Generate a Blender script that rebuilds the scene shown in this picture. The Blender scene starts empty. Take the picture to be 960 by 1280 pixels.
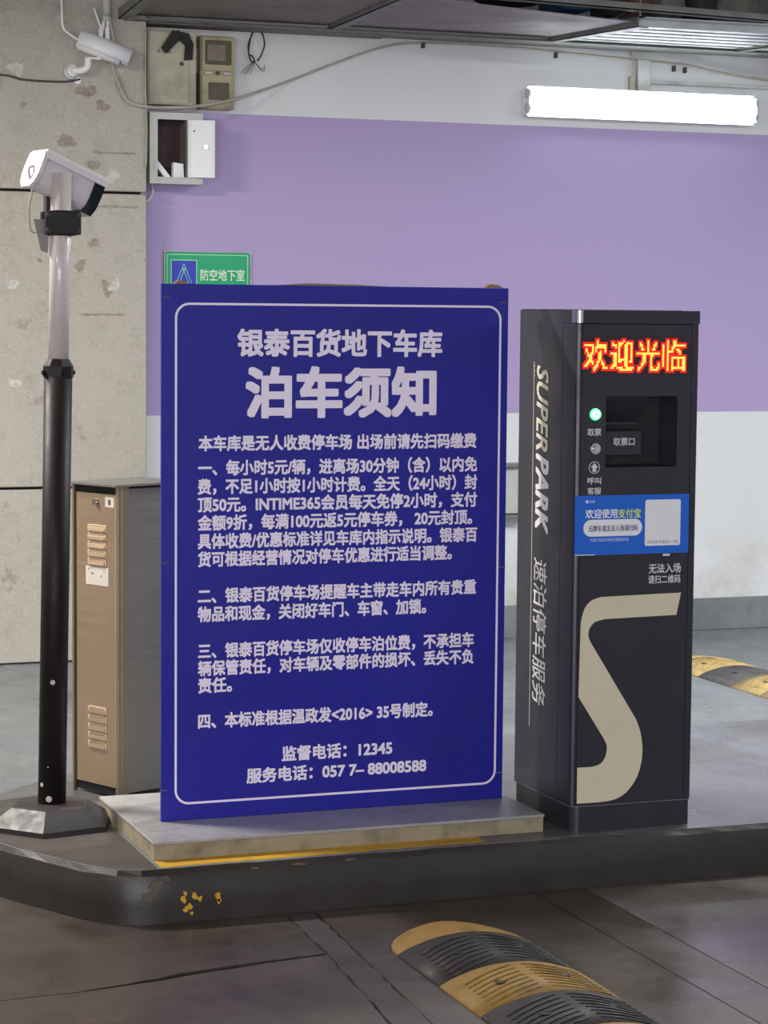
# Underground car park entrance: blue notice board, ticket machine, camera pole on a kerbed island.
# Units are metres.  X runs along the kerb, Y away from the viewer, Z up (road surface at 0).
import bpy, bmesh, math, random
from mathutils import Vector, Matrix
from mathutils.geometry import tessellate_polygon

random.seed(7)
PI = math.pi
scene = bpy.context.scene
COL = scene.collection

# ------------------------------------------------------------------ camera
FPX = 2900.0
yaw, pitch, roll = math.radians(20.3), math.atan(245 / FPX), 0.0085
F0 = Vector((math.sin(yaw) * math.cos(pitch), math.cos(yaw) * math.cos(pitch), -math.sin(pitch)))
R0 = Vector((math.cos(yaw), -math.sin(yaw), 0))
U0 = R0.cross(F0)
Rv = R0 * math.cos(roll) + U0 * math.sin(roll)
Uv = U0 * math.cos(roll) - R0 * math.sin(roll)
cam_data = bpy.data.cameras.new('camera')
cam_data.sensor_fit = 'VERTICAL'
cam_data.sensor_height = 24.0
cam_data.lens = FPX / 1280 * 24.0
cam_data.clip_start = 0.05
cam_data.clip_end = 200
cam = bpy.data.objects.new('camera', cam_data)
COL.objects.link(cam)
cam.matrix_world = Matrix(((Rv.x, Uv.x, -F0.x, 0), (Rv.y, Uv.y, -F0.y, 0), (Rv.z, Uv.z, -F0.z, 1.55), (0, 0, 0, 1)))
scene.camera = cam

# ------------------------------------------------------------------ view, world, lights
vs = scene.view_settings
vs.view_transform = 'Standard'
vs.look = 'None'
vs.gamma = 1.0
vs.use_curve_mapping = False
vs.exposure = 0.85
scene.cycles.use_denoising = True
world = bpy.data.worlds.new('world')
scene.world = world
world.use_nodes = True
world.node_tree.nodes['Background'].inputs[0].default_value = (0.93, 0.97, 1.0, 1)
world.node_tree.nodes['Background'].inputs[1].default_value = 0.32


def area(name, loc, size, sizey, power, color, aim=(0, 0, -1)):
    d = bpy.data.lights.new(name, 'AREA')
    d.shape = 'RECTANGLE'
    d.size, d.size_y, d.energy, d.color = size, sizey, power, color
    o = bpy.data.objects.new(name, d)
    COL.objects.link(o)
    o.location = loc
    o.rotation_euler = Vector(aim).to_track_quat('-Z', 'Y').to_euler()
    return o


# fluorescent battens on the garage ceiling, outside the frame
area('ceiling_lamp', (7.4, 6.0, 3.05), 1.2, 0.2, 112, (0.95, 0.98, 1.0))
area('ceiling_lamp', (4.2, 6.6, 3.05), 1.2, 0.2, 66, (0.97, 0.98, 1.0))
area('ceiling_lamp', (-0.3, 7.5, 3.05), 1.2, 0.2, 125, (1.0, 0.94, 0.86))
area('ceiling_lamp', (-2.0, 3.0, 3.05), 1.2, 0.2, 60, (1.0, 0.86, 0.80))
area('ceiling_lamp', (7.0, 2.2, 3.05), 1.2, 0.2, 50, (0.95, 0.98, 1.0))
# added fill light behind the viewer, brightens the faces turned towards it
area('front_fill', (-2.2, -5.0, 1.7), 7.0, 2.4, 260, (0.97, 0.95, 1.0), (0.42, 1.0, 0.0))

# ------------------------------------------------------------------ materials
def lin(r, g, b):
    f = lambda c: (c / 255 / 12.92) if c <= 10 else ((c / 255 + 0.055) / 1.055) ** 2.4
    return (f(r), f(g), f(b), 1)


class Mat:
    """small wrapper: principled material with optional noise chain"""
    def __init__(self, name, color, rough=0.6, metal=0.0, spec=0.5, emit=None, strength=0.0, coat=0.0):
        self.m = bpy.data.materials.new(name)
        self.m.use_nodes = True
        self.nt = self.m.node_tree
        self.b = self.nt.nodes['Principled BSDF']
        self.b.inputs['Base Color'].default_value = color
        self.b.inputs['Roughness'].default_value = rough
        self.b.inputs['Metallic'].default_value = metal
        self.b.inputs['Specular IOR Level'].default_value = spec
        self.b.inputs['Coat Weight'].default_value = coat
        if emit:
            self.b.inputs['Emission Color'].default_value = emit
            self.b.inputs['Emission Strength'].default_value = strength
        self.color_out = None
        self.base = color
        self.height = None

    def n(self, t, **kw):
        nd = self.nt.nodes.new(t)
        for k, v in kw.items():
            setattr(nd, k, v)
        return nd

    def l(self, a, b):
        self.nt.links.new(a, b)

    def coord(self, scale=(1, 1, 1), loc=(0, 0, 0), rot=(0, 0, 0)):
        tc = self.n('ShaderNodeTexCoord')
        mp = self.n('ShaderNodeMapping')
        mp.inputs['Scale'].default_value = scale
        mp.inputs['Location'].default_value = loc
        mp.inputs['Rotation'].default_value = rot
        self.l(tc.outputs['Object'], mp.inputs[0])
        return mp.outputs[0]

    def noise(self, scale, detail=4, rough=0.55, cscale=(1, 1, 1), loc=(0, 0, 0), dist=0.0):
        nz = self.n('ShaderNodeTexNoise')
        nz.inputs['Scale'].default_value = scale
        nz.inputs['Detail'].default_value = detail
        nz.inputs['Roughness'].default_value = rough
        nz.inputs['Distortion'].default_value = dist
        self.l(self.coord(cscale, loc), nz.inputs['Vector'])
        return nz.outputs['Fac']

    def ramp(self, fac, lo, hi, c0=0.0, c1=1.0):
        mr = self.n('ShaderNodeMapRange')
        mr.inputs['From Min'].default_value = lo
        mr.inputs['From Max'].default_value = hi
        mr.inputs['To Min'].default_value = c0
        mr.inputs['To Max'].default_value = c1
        self.l(fac, mr.inputs['Value'])
        return mr.outputs[0]

    def tint(self, fac, color):
        """mix a colour over the base where fac is 1"""
        mx = self.n('ShaderNodeMix', data_type='RGBA')
        self.l(fac, mx.inputs['Factor'])
        if self.color_out is None:
            mx.inputs['A'].default_value = self.base
        else:
            self.l(self.color_out, mx.inputs['A'])
        mx.inputs['B'].default_value = color
        self.color_out = mx.outputs['Result']
        self.l(self.color_out, self.b.inputs['Base Color'])
        return self

    def roughmap(self, fac, lo, hi, r0, r1):
        self.l(self.ramp(fac, lo, hi, r0, r1), self.b.inputs['Roughness'])
        return self

    def bump(self, fac, strength=0.3, distance=0.01):
        bp = self.n('ShaderNodeBump')
        bp.inputs['Strength'].default_value = strength
        bp.inputs['Distance'].default_value = distance
        self.l(fac, bp.inputs['Height'])
        if self.height is not None:
            self.l(self.height, bp.inputs['Normal'])
        self.height = bp.outputs[0]
        self.l(self.height, self.b.inputs['Normal'])
        return self


def flat(name, rgb, rough=0.6, metal=0.0, spec=0.5, dirt=0.12, dscale=9.0, coat=0.0):
    m = Mat(name, lin(*rgb), rough, metal, spec, coat=coat)
    f = m.noise(dscale, 5, 0.6)
    d = lin(*[c * 0.72 for c in rgb])
    m.tint(m.ramp(f, 0.45, 0.75, 0, dirt * 5 if dirt < 0.2 else 1), d)
    m.roughmap(m.noise(dscale * 2.3, 3), 0.3, 0.7, max(0.02, rough - 0.07), min(1, rough + 0.08))
    return m.m


def glow(name, rgb, strength):
    return Mat(name, (0.8, 0.8, 0.8, 1), 0.5, emit=lin(*rgb), strength=strength).m


# --- painted wall: white, a purple band with clean edges, white below
def wall_material():
    m = Mat('painted_plaster', lin(222, 224, 226), 0.62)
    sc = m.n('ShaderNodeSeparateXYZ')
    tc = m.n('ShaderNodeTexCoord')
    m.l(tc.outputs['Object'], sc.inputs[0])
    z = sc.outputs['Z']
    a = m.ramp(z, 1.0885, 1.0915)
    b = m.ramp(z, 2.4615, 2.4585)
    mul = m.n('ShaderNodeMath', operation='MULTIPLY')
    m.l(a, mul.inputs[0]); m.l(b, mul.inputs[1])
    m.tint(m.ramp(m.noise(1.6, 4), 0.4, 0.75, 0, 0.35), lin(206, 206, 204))
    m.tint(mul.outputs[0], lin(174, 157, 202))
    low = m.ramp(z, 0.55, 0.1)
    nz = m.ramp(m.noise(3.5, 6, 0.65), 0.42, 0.7)
    m2 = m.n('ShaderNodeMath', operation='MULTIPLY')
    m.l(low, m2.inputs[0]); m.l(nz, m2.inputs[1])
    m.tint(m2.outputs[0], lin(176, 170, 156))
    m.bump(m.noise(1.2, 3), 0.25, 0.03)
    m.bump(m.noise(60, 4), 0.08, 0.004)
    return m.m


def concrete_material():
    m = Mat('cast_concrete', lin(178, 173, 163), 0.85, spec=0.25)
    m.tint(m.ramp(m.noise(1.3, 6, 0.6), 0.4, 0.68, 0, 0.7), lin(168, 163, 153))
    m.tint(m.ramp(m.noise(14, 8, 0.75), 0.5, 0.72, 0, 0.55), lin(146, 140, 128))
    m.tint(m.ramp(m.noise(70, 5, 0.7), 0.52, 0.7, 0, 0.5), lin(214, 208, 196))
    m.tint(m.ramp(m.noise(5.2, 5, 0.6, loc=(3.1, 0, 1.7)), 0.63, 0.70, 0, 0.55), lin(132, 124, 112))
    m.tint(m.ramp(m.noise(3.0, 5, 0.7, cscale=(0.35, 1, 5), loc=(0, 0, 4.2)), 0.62, 0.72, 0, 0.45), lin(120, 112, 98))
    # air-bubble pits
    vo = m.n('ShaderNodeTexVoronoi')
    vo.inputs['Scale'].default_value = 22
    m.l(m.coord(), vo.inputs['Vector'])
    pit = m.ramp(vo.outputs['Distance'], 0.10, 0.05)
    keep = m.ramp(m.noise(6, 3), 0.55, 0.6)
    mu = m.n('ShaderNodeMath', operation='MULTIPLY')
    m.l(pit, mu.inputs[0]); m.l(keep, mu.inputs[1])
    m.tint(mu.outputs[0], lin(130, 124, 112))
    m.bump(m.noise(9, 8, 0.7), 0.35, 0.01)
    m.bump(m.noise(90, 6, 0.75), 0.5, 0.003)
    return m.m


def road_material(name, rgb, dark, wet_lo, wet_hi, seed=0.0, light=None):
    m = Mat(name, lin(*rgb), 0.4, spec=0.5)
    m.tint(m.ramp(m.noise(1.7, 6, 0.62, loc=(seed, 1, 0)), 0.4, 0.66), lin(*dark))
    if light:
        m.tint(m.ramp(m.noise(1.1, 5, 0.6, loc=(seed + 4, 2, 0), cscale=(1, 0.5, 1)), 0.5, 0.66, 0, 0.8), lin(*light))
    m.tint(m.ramp(m.noise(18, 8, 0.7, loc=(seed, 5, 0)), 0.5, 0.7, 0, 0.4), lin(*[c * 0.75 for c in dark]))
    m.tint(m.ramp(m.noise(4.5, 7, 0.7, loc=(seed, 9, 0)), 0.66, 0.70, 0, 0.5), lin(*[c * 0.6 for c in dark]))
    m.roughmap(m.noise(1.4, 5, 0.6, loc=(seed + 2, 3, 0)), 0.38, 0.62, wet_lo, wet_hi)
    m.bump(m.noise(5, 4), 0.12, 0.01)
    m.bump(m.noise(120, 5, 0.7), 0.35, 0.0015)
    return m.m


def steel_material(name, rgb, rough, streak=(1, 1, 60), metal=1.0):
    m = Mat(name, lin(*rgb), rough, metal)
    f = m.noise(3.0, 4, 0.5, cscale=streak)
    m.roughmap(f, 0.3, 0.7, rough - 0.06, rough + 0.1)
    m.tint(m.ramp(m.noise(2.2, 4), 0.4, 0.7, 0, 0.5), lin(*[c * 0.8 for c in rgb]))
    m.bump(f, 0.04, 0.001)
    return m.m


M = {}
M['wall'] = wall_material()
M['concrete'] = concrete_material()
M['road_far'] = road_material('far_floor', (122, 128, 131), (98, 103, 106), 0.12, 0.45, 0.0, (140, 147, 152))
M['road_near'] = road_material('near_road', (68, 60, 56), (51, 45, 42), 0.20, 0.6, 7.3, (86, 79, 76))
M['road_sheen'] = road_material('sheen_road', (80, 74, 71), (64, 58, 56), 0.15, 0.5, 4.1, (112, 108, 107))  # lighter copy of the road colour, with the wet reflection painted in
M['island_top'] = road_material('island_top', (102, 104, 106), (80, 81, 82), 0.16, 0.45, 3.1, (128, 134, 140))
M['island_dark'] = flat('dark_screed', (74, 69, 65), 0.6, dirt=0.15)
M['kerb'] = road_material('black_kerb_paint', (48, 45, 42), (37, 34, 32), 0.3, 0.6, 11.0)
M['kerb_chip'] = flat('bare_kerb_edge', (92, 85, 77), 0.8)
M['yellow_paint'] = road_material('yellow_line_paint', (206, 160, 42), (180, 134, 34), 0.4, 0.6, 1.0)
M['gap'] = flat('dark_joint', (34, 31, 29), 0.9)
M['skirting'] = road_material('grey_skirting_paint', (128, 134, 136), (112, 116, 118), 0.35, 0.6, 2.0)
M['slab_top'] = road_material('terrazzo_top', (172, 172, 172), (150, 150, 150), 0.16, 0.4, 5.0)
M['slab_edge'] = flat('slab_cement_edge', (150, 140, 116), 0.85, dirt=0.19, dscale=14)
M['blue'] = flat('blue_vinyl', (26, 26, 150), 0.38, dirt=0.08, dscale=2)
M['board_text'] = flat('white_vinyl', (238, 230, 250), 0.45, dirt=0.0)
M['board_edge'] = flat('board_edge', (40, 38, 120), 0.6)
M['wood'] = flat('raw_timber', (150, 118, 84), 0.8)
M['gunmetal'] = flat('gunmetal_paint', (56, 55, 64), 0.34, 0.35, dirt=0.04, dscale=3)
M['gunmetal_side'] = flat('blue_black_paint', (50, 54, 72), 0.36, 0.3, dirt=0.04, dscale=3)
M['dark_gap'] = flat('black_gap', (18, 17, 20), 0.7)
M['recess'] = flat('recess_black', (34, 32, 38), 0.5)
M['kiosk_text'] = flat('kiosk_white_print', (214, 212, 214), 0.5, dirt=0.0)
M['kiosk_side_text'] = flat('bright_white_print', (246, 246, 250), 0.5, dirt=0.0)
M['kiosk_side_cream'] = flat('bright_cream_print', (240, 236, 214), 0.5, dirt=0.0)
M['kiosk_cream'] = flat('cream_vinyl', (212, 204, 178), 0.5, dirt=0.03)
M['seam'] = flat('pale_seam', (110, 108, 112), 0.5)
M['led'] = Mat('led_dot', (0.2, 0.1, 0.05, 1), 0.5, emit=(1.0, 0.27, 0.03, 1), strength=2.0).m
M['led_bleed'] = Mat('led_red_bleed', (0.1, 0.01, 0.01, 1), 0.5, emit=(1.0, 0.006, 0.004, 1), strength=0.62).m  # added red emission, stands in for the glow around the LED dots
M['led_panel'] = flat('led_window', (52, 34, 40), 0.35)
M['green_led'] = glow('green_ring', (20, 255, 110), 1.5)
M['green_core'] = glow('green_core', (170, 255, 205), 1.3)
M['chrome'] = flat('chrome', (200, 200, 200), 0.2, 1.0, dirt=0.0)
M['sticker'] = flat('sticker_blue', (26, 100, 210), 0.4, dirt=0.0)
M['sticker_white'] = flat('sticker_white', (232, 234, 240), 0.4, dirt=0.0)
M['sticker_pale'] = flat('sticker_pale', (206, 218, 244), 0.4, dirt=0.0)
M['sticker_yellow'] = flat('sticker_yellow', (206, 226, 120), 0.4, dirt=0.0)
M['sticker_ink'] = flat('sticker_ink', (70, 84, 130), 0.5, dirt=0.0)
M['steel_door'] = steel_material('brushed_steel_door', (188, 162, 136), 0.38, metal=0.7)
M['steel_body'] = steel_material('brushed_steel_body', (140, 138, 132), 0.42, metal=0.5)
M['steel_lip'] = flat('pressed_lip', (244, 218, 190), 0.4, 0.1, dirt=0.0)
M['steel_frame'] = steel_material('folded_steel_frame', (150, 136, 112), 0.4, metal=0.5)
M['paper'] = flat('paper', (216, 208, 196), 0.7, dirt=0.05)
M['ink'] = flat('ink', (90, 84, 84), 0.7, dirt=0.0)
M['white_plastic'] = flat('white_plastic', (236, 235, 238), 0.42, dirt=0.01)
M['shell_white'] = flat('aged_white_shell', (206, 201, 206), 0.45, dirt=0.03)
M['pole_white'] = flat('pale_alu_pole', (204, 194, 192), 0.28, 0.0, dirt=0.03, coat=0.4)
M['black_gloss'] = flat('black_gloss_paint', (30, 25, 26), 0.5, spec=0.22, dirt=0.05)
M['black_rubber'] = flat('black_rubber', (26, 25, 25), 0.65, dirt=0.1)
M['base_grey'] = flat('cast_base', (46, 43, 45), 0.5, dirt=0.12, dscale=14)
M['lens'] = Mat('lens_glass', (0.01, 0.015, 0.015, 1), 0.08).m
M['box_grey'] = flat('aged_grey_box', (186, 182, 160), 0.5, 0.0, dirt=0.19, dscale=6)
M['box_light'] = flat('light_grey_box', (196, 198, 194), 0.45, dirt=0.1, dscale=5)
M['box_inside'] = flat('dark_maroon_inside', (62, 42, 44), 0.7)
M['meter'] = flat('yellowed_plastic', (172, 164, 130), 0.5, dirt=0.18, dscale=10)
M['meter_glass'] = Mat('smoky_window', lin(92, 90, 74), 0.45, spec=0.2).m
M['meter_face'] = flat('meter_face', (134, 122, 112), 0.6)
M['cable_grey'] = flat('grey_cable', (176, 172, 160), 0.6)
M['cable_dark'] = flat('dark_cable', (70, 70, 68), 0.6)
M['cable_black'] = flat('black_cable', (34, 33, 34), 0.6)
M['conduit'] = flat('white_conduit', (206, 206, 202), 0.5)
M['sign_green'] = flat('sign_green', (20, 164, 112), 0.35, dirt=0.04)
M['sign_line'] = flat('sign_pale_green', (150, 224, 178), 0.4, dirt=0.0)
M['sign_blue'] = flat('sign_blue', (42, 60, 184), 0.35, dirt=0.04)
M['sign_text'] = flat('sign_text', (214, 236, 206), 0.4, dirt=0.0)
M['plug'] = flat('mortar_plug', (200, 197, 188), 0.9, dirt=0.15, dscale=30)
M['stain'] = flat('rough_patch', (156, 149, 136), 0.95, dirt=0.19, dscale=60)
M['tube'] = glow('fluorescent_tube', (244, 250, 255), 7.0)
M['fixture'] = flat('lamp_tray_white', (236, 238, 238), 0.35, dirt=0.0)
M['rack_dark'] = flat('dark_ply', (128, 118, 112), 0.8, dirt=0.19, dscale=3)
M['rack_grey'] = flat('grey_ply', (136, 126, 128), 0.7, dirt=0.15, dscale=3)
M['galv'] = flat('galvanised_sheet', (190, 194, 194), 0.5, 0.2, dirt=0.1)
M['rail'] = flat('painted_angle_iron', (118, 118, 114), 0.5, dirt=0.15)
M['tarp_blue'] = flat('blue_tarpaulin', (62, 92, 142), 0.7, dirt=0.19)
M['sack_dark'] = flat('dark_sack', (50, 48, 48), 0.85, dirt=0.15)
M['sack_brown'] = flat('brown_sack', (100, 70, 62), 0.85, dirt=0.19)
M['sack_grey'] = flat('grey_bundle', (108, 110, 102), 0.8, dirt=0.19)
M['ceil'] = flat('ceiling_concrete', (150, 148, 144), 0.9)
M['hump_black'] = flat('black_hump_rubber', (36, 33, 32), 0.6, dirt=0.15, dscale=12)
M['hump_grey'] = flat('dusty_hump_rubber', (98, 97, 96), 0.6, dirt=0.15, dscale=12)
M['hump_yellow'] = flat('worn_yellow_rubber', (136, 106, 46), 0.65, dirt=0.19, dscale=16)
M['hump_pale'] = flat('dusty_yellow_rubber', (202, 176, 116), 0.65, dirt=0.19, dscale=16)


# ------------------------------------------------------------------ geometry helpers
def box(bm, lo, hi, bevel=0.0, seg=1):
    lo, hi = Vector(lo), Vector(hi)
    lo, hi = Vector([min(a, b) for a, b in zip(lo, hi)]), Vector([max(a, b) for a, b in zip(lo, hi)])
    r = bmesh.ops.create_cube(bm, size=1.0)
    for v in r['verts']:
        v.co = Vector([(lo[i] + hi[i]) / 2 + v.co[i] * (hi[i] - lo[i]) for i in range(3)])
    if bevel > 0:
        es = list({e for v in r['verts'] for e in v.link_edges})
        bmesh.ops.bevel(bm, geom=es, offset=bevel, segments=seg, affect='EDGES', profile=0.6)
    return bm


def prism(bm, pts, axis, a, b):
    """extrude a 2-D outline along axis ('x','y','z') from a to b"""
    def p3(u, v, w):
        return {'z': (u, v, w), 'y': (u, w, v), 'x': (w, u, v)}[axis]
    v0 = [bm.verts.new(p3(u, v, a)) for u, v in pts]
    v1 = [bm.verts.new(p3(u, v, b)) for u, v in pts]
    n = len(pts)
    if n > 4:
        for t in tessellate_polygon([[Vector((u, v, 0)) for u, v in pts]]):
            bm.faces.new([v0[i] for i in t])
            bm.faces.new([v1[i] for i in reversed(t)])
    else:
        bm.faces.new(v0)
        bm.faces.new(list(reversed(v1)))
    for i in range(n):
        bm.faces.new((v0[i], v1[i], v1[(i + 1) % n], v0[(i + 1) % n]))
    return bm


def frame_of(d):
    d = Vector(d).normalized()
    up = Vector((0, 0, 1)) if abs(d.z) < 0.9 else Vector((1, 0, 0))
    x = d.cross(up).normalized()
    return x, x.cross(d).normalized()


def cyl(bm, p0, p1, r0, r1=None, n=20, caps=True):
    r1 = r0 if r1 is None else r1
    p0, p1 = Vector(p0), Vector(p1)
    x, y = frame_of(p1 - p0)
    A = [bm.verts.new(p0 + (x * math.cos(2 * PI * i / n) + y * math.sin(2 * PI * i / n)) * r0) for i in range(n)]
    B = [bm.verts.new(p1 + (x * math.cos(2 * PI * i / n) + y * math.sin(2 * PI * i / n)) * r1) for i in range(n)]
    for i in range(n):
        f = bm.faces.new((A[i], A[(i + 1) % n], B[(i + 1) % n], B[i]))
        f.smooth = n > 8
    if caps:
        bm.faces.new(list(reversed(A)))
        bm.faces.new(B)
    return bm


def spline(pts, k=6):
    pts = [Vector(p) for p in pts]
    if len(pts) < 3:
        return pts
    out = []
    for i in range(len(pts) - 1):
        p0, p1, p2, p3 = pts[max(i - 1, 0)], pts[i], pts[i + 1], pts[min(i + 2, len(pts) - 1)]
        for j in range(k):
            t = j / k
            out.append(0.5 * ((2 * p1) + (p2 - p0) * t + (2 * p0 - 5 * p1 + 4 * p2 - p3) * t * t + (3 * p1 - p0 - 3 * p2 + p3) * t ** 3))
    out.append(pts[-1])
    return out


def tube(bm, pts, r, n=8, k=6, r_end=None, r_knee=1.0):
    P = spline(pts, k)
    rings = []
    for i, p in enumerate(P):
        d = (P[min(i + 1, len(P) - 1)] - P[max(i - 1, 0)])
        x, y = frame_of(d)
        q = r if r_end is None else r + (r_end - r) * min(1.0, (i / (len(P) - 1)) / r_knee)
        rings.append([bm.verts.new(p + (x * math.cos(2 * PI * j / n) + y * math.sin(2 * PI * j / n)) * q) for j in range(n)])
    for a, b in zip(rings, rings[1:]):
        # align ring b to ring a to avoid twists
        s = min(range(n), key=lambda q: sum((a[j].co - b[(j + q) % n].co).length_squared for j in range(0, n, 2)))
        b[:] = b[s:] + b[:s]
        for j in range(n):
            f = bm.faces.new((a[j], a[(j + 1) % n], b[(j + 1) % n], b[j]))
            f.smooth = True
    bm.faces.new(list(reversed(rings[0])))
    bm.faces.new(rings[-1])
    return bm


def rrect(x0, z0, x1, z1, r, k=6):
    pts = []
    for cx, cz, a in ((x1 - r, z1 - r, 0), (x0 + r, z1 - r, 90), (x0 + r, z0 + r, 180), (x1 - r, z0 + r, 270)):
        for j in range(k + 1):
            t = math.radians(a + 90 * j / k)
            pts.append((cx + r * math.cos(t), cz + r * math.sin(t)))
    return pts


def ring_prism(bm, outer, inner, axis, a, b):
    """frame between two outlines of equal point count"""
    def p3(u, v, w):
        return {'z': (u, v, w), 'y': (u, w, v), 'x': (w, u, v)}[axis]
    n = len(outer)
    L = [[bm.verts.new(p3(u, v, w)) for u, v in pts] for w in (a, b) for pts in (outer, inner)]
    oa, ia, ob, ib = L
    for i in range(n):
        j = (i + 1) % n
        bm.faces.new((oa[i], oa[j], ia[j], ia[i]))
        bm.faces.new((ob[i], ib[i], ib[j], ob[j]))
        bm.faces.new((oa[i], ob[i], ob[j], oa[j]))
        bm.faces.new((ia[i], ia[j], ib[j], ib[i]))
    return bm


def N():
    return bmesh.new()


def obj(name, bm, mat, parent=None, label=None, cat=None, group=None, kind=None, world=False, recalc=True):
    if recalc: bmesh.ops.recalc_face_normals(bm, faces=bm.faces[:])
    me = bpy.data.meshes.new(name)
    bm.to_mesh(me)
    bm.free()
    me.materials.append(mat)
    o = bpy.data.objects.new(name, me)
    COL.objects.link(o)
    if parent is not None:
        o.parent = parent
        if world:   # geometry was given in world coordinates: bring it into the parent's space
            root = parent
            mw = WM[parent.name]
            me.transform(mw.inverted())
            WM[o.name] = mw.copy()
        else:
            WM[o.name] = WM[parent.name].copy()
    else:
        WM[o.name] = Matrix.Identity(4)
    tag(o, label, cat, group, kind)
    return o


WM = {}


def tag(o, label=None, cat=None, group=None, kind=None):
    if label: o['label'] = label
    if cat: o['category'] = cat
    if group: o['group'] = group
    if kind: o['kind'] = kind


def thing(name, label, cat, loc=(0, 0, 0), rotz=0.0, group=None):
    o = bpy.data.objects.new(name, None)
    COL.objects.link(o)
    o.empty_display_size = 0.1
    o.location = loc
    o.rotation_euler = (0, 0, rotz)
    WM[o.name] = Matrix.Translation(loc) @ Matrix.Rotation(rotz, 4, 'Z')
    tag(o, label, cat, group)
    return o


def struct(name, bm, mat, parent=None, label=None):
    o = obj(name, bm, mat, parent, label)
    if parent is None:
        o['kind'] = 'structure'
    return o


# --- lettering ----------------------------------------------------
_ref = {}


def glyph_mesh(s, bold, shear=0.0, spacing=1.0):
    cu = bpy.data.curves.new('lettering', 'FONT')
    cu.body = s
    cu.size = 1.0
    cu.offset = bold
    cu.resolution_u = 3
    cu.shear = shear
    cu.space_character = spacing
    o = bpy.data.objects.new('lettering', cu)
    COL.objects.link(o)
    dg = bpy.context.evaluated_depsgraph_get()
    dg.update()
    me = bpy.data.meshes.new_from_object(o.evaluated_get(dg))
    COL.objects.unlink(o)
    bpy.data.objects.remove(o)
    tris = []
    me.calc_loop_triangles()
    vs_ = [(v.co.x, v.co.y) for v in me.vertices]
    tris = [tuple(t.vertices) for t in me.loop_triangles]
    bpy.data.meshes.remove(me)
    return vs_, tris


def lettering(s, x0, x1, zc, h, mat, parent, y=0.0, bold=0.016, name='lettering', shear=0.0, ref='国', place=None, label=None, thick=0.0008):
    """flat print on the plane y, facing -Y; fitted between x0 and x1, glyph height h about zc.
    The font has one weight only, so bold print is overprinted with small shifts."""
    if ref not in _ref:
        v, _ = glyph_mesh(ref, 0.0)
        ys = [p[1] for p in v]
        _ref[ref] = (min(ys), max(ys))
    r0, r1 = _ref[ref]
    v, t = glyph_mesh(s, 0.0, shear)
    xs = [p[0] for p in v]
    a, b = min(xs) - bold, max(xs) + bold
    sx = (x1 - x0) / (b - a)
    sz = h / (r1 - r0 + 2 * bold)
    P3 = place or (lambda u, w, d: (u, y - d, w))
    bm = N()
    if bold <= 0.001:
        shifts = [(0, 0)]
    else:
        q = bold * 0.92
        shifts = [(-q, -q), (q, -q), (q, q), (-q, q), (0, bold), (0, -bold), (bold, 0), (-bold, 0)]
    for li, (dx, dy) in enumerate(shifts):
        vv = [bm.verts.new(P3(x0 + (p[0] + dx - a) * sx, zc + (p[1] + dy - (r0 + r1) / 2) * sz, thick + li * 0.00007)) for p in v]
        for tri in t:
            try:
                f = bm.faces.new([vv[k] for k in tri])
            except ValueError:
                pass
    bm.normal_update()
    return obj(name, bm, mat, parent, label, recalc=False)


# ================================================================== SETTING
# ---- floor: road slabs with open joints over a dark bed
floor = obj('floor', box(N(), (-8, -6, -0.30), (14, 10.6, -0.03)), M['gap'], kind='structure')


def slab(pts, mat, jit=0.0, label=None):
    out = []
    n = len(pts)
    for i in range(n):
        a, b = Vector(pts[i]), Vector(pts[(i + 1) % n])
        L = (b - a).length
        k = max(1, int(L / 0.035)) if jit > 0 and L < 3 else 1
        for j in range(k):
            p = a.lerp(b, j / k)
            if j:
                p += Vector((random.uniform(-jit, jit), random.uniform(-jit, jit)))
            out.append((p.x, p.y))
    bm = N()
    prism(bm, out, 'z', -0.03, 0.0)
    bmesh.ops.triangulate(bm, faces=[f for f in bm.faces if len(f.verts) > 4])
    return obj('road_slab', bm, mat, floor, label)


# near road, left of the sealed joint, split by the open crack
slab([(-8, -6), (1.70, -6), (1.735, 4.5), (1.80, 5.236), (1.60, 5.205), (1.42, 5.168), (1.36, 5.150), (1.16, 5.118), (1.0, 5.110), (-8, 5.06)], M['road_near'], 0.003)
slab([(-8, 5.064), (1.0, 5.114), (1.16, 5.124), (1.36, 5.172), (1.42, 5.198), (1.60, 5.226), (1.80, 5.252), (1.82, 5.665), (1.5, 5.66), (1.3, 6.6), (-8, 6.6)], M['road_near'], 0.003)
# dark sealed strip between the slabs
slab([(1.705, -6), (1.80, -6), (1.83, 4.5), (1.90, 5.665), (1.826, 5.665), (1.806, 5.25), (1.74, 4.5)], flat('joint_sealant', (64, 60, 60), 0.6, dirt=0.15), 0.004)
slab([(1.803, -6), (2.525, -6), (2.525, 5.665), (1.904, 5.665), (1.834, 4.5)], M['road_near'], 0.0015)
slab([(2.529, -6), (2.676, -6), (2.676, 5.665), (2.529, 5.665)], M['road_near'], 0.0015)
slab([(2.680, -6), (14, -6), (14, 5.665), (2.680, 5.665)], M['road_sheen'], 0.0015)
# beyond the island
slab([(-8, 6.602), (1.4, 6.602), (1.4, 10.6), (-8, 10.6)], M['road_far'])
slab([(1.401, 5.90), (14, 5.90), (14, 10.6), (1.401, 10.6)], M['road_far'])

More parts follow.
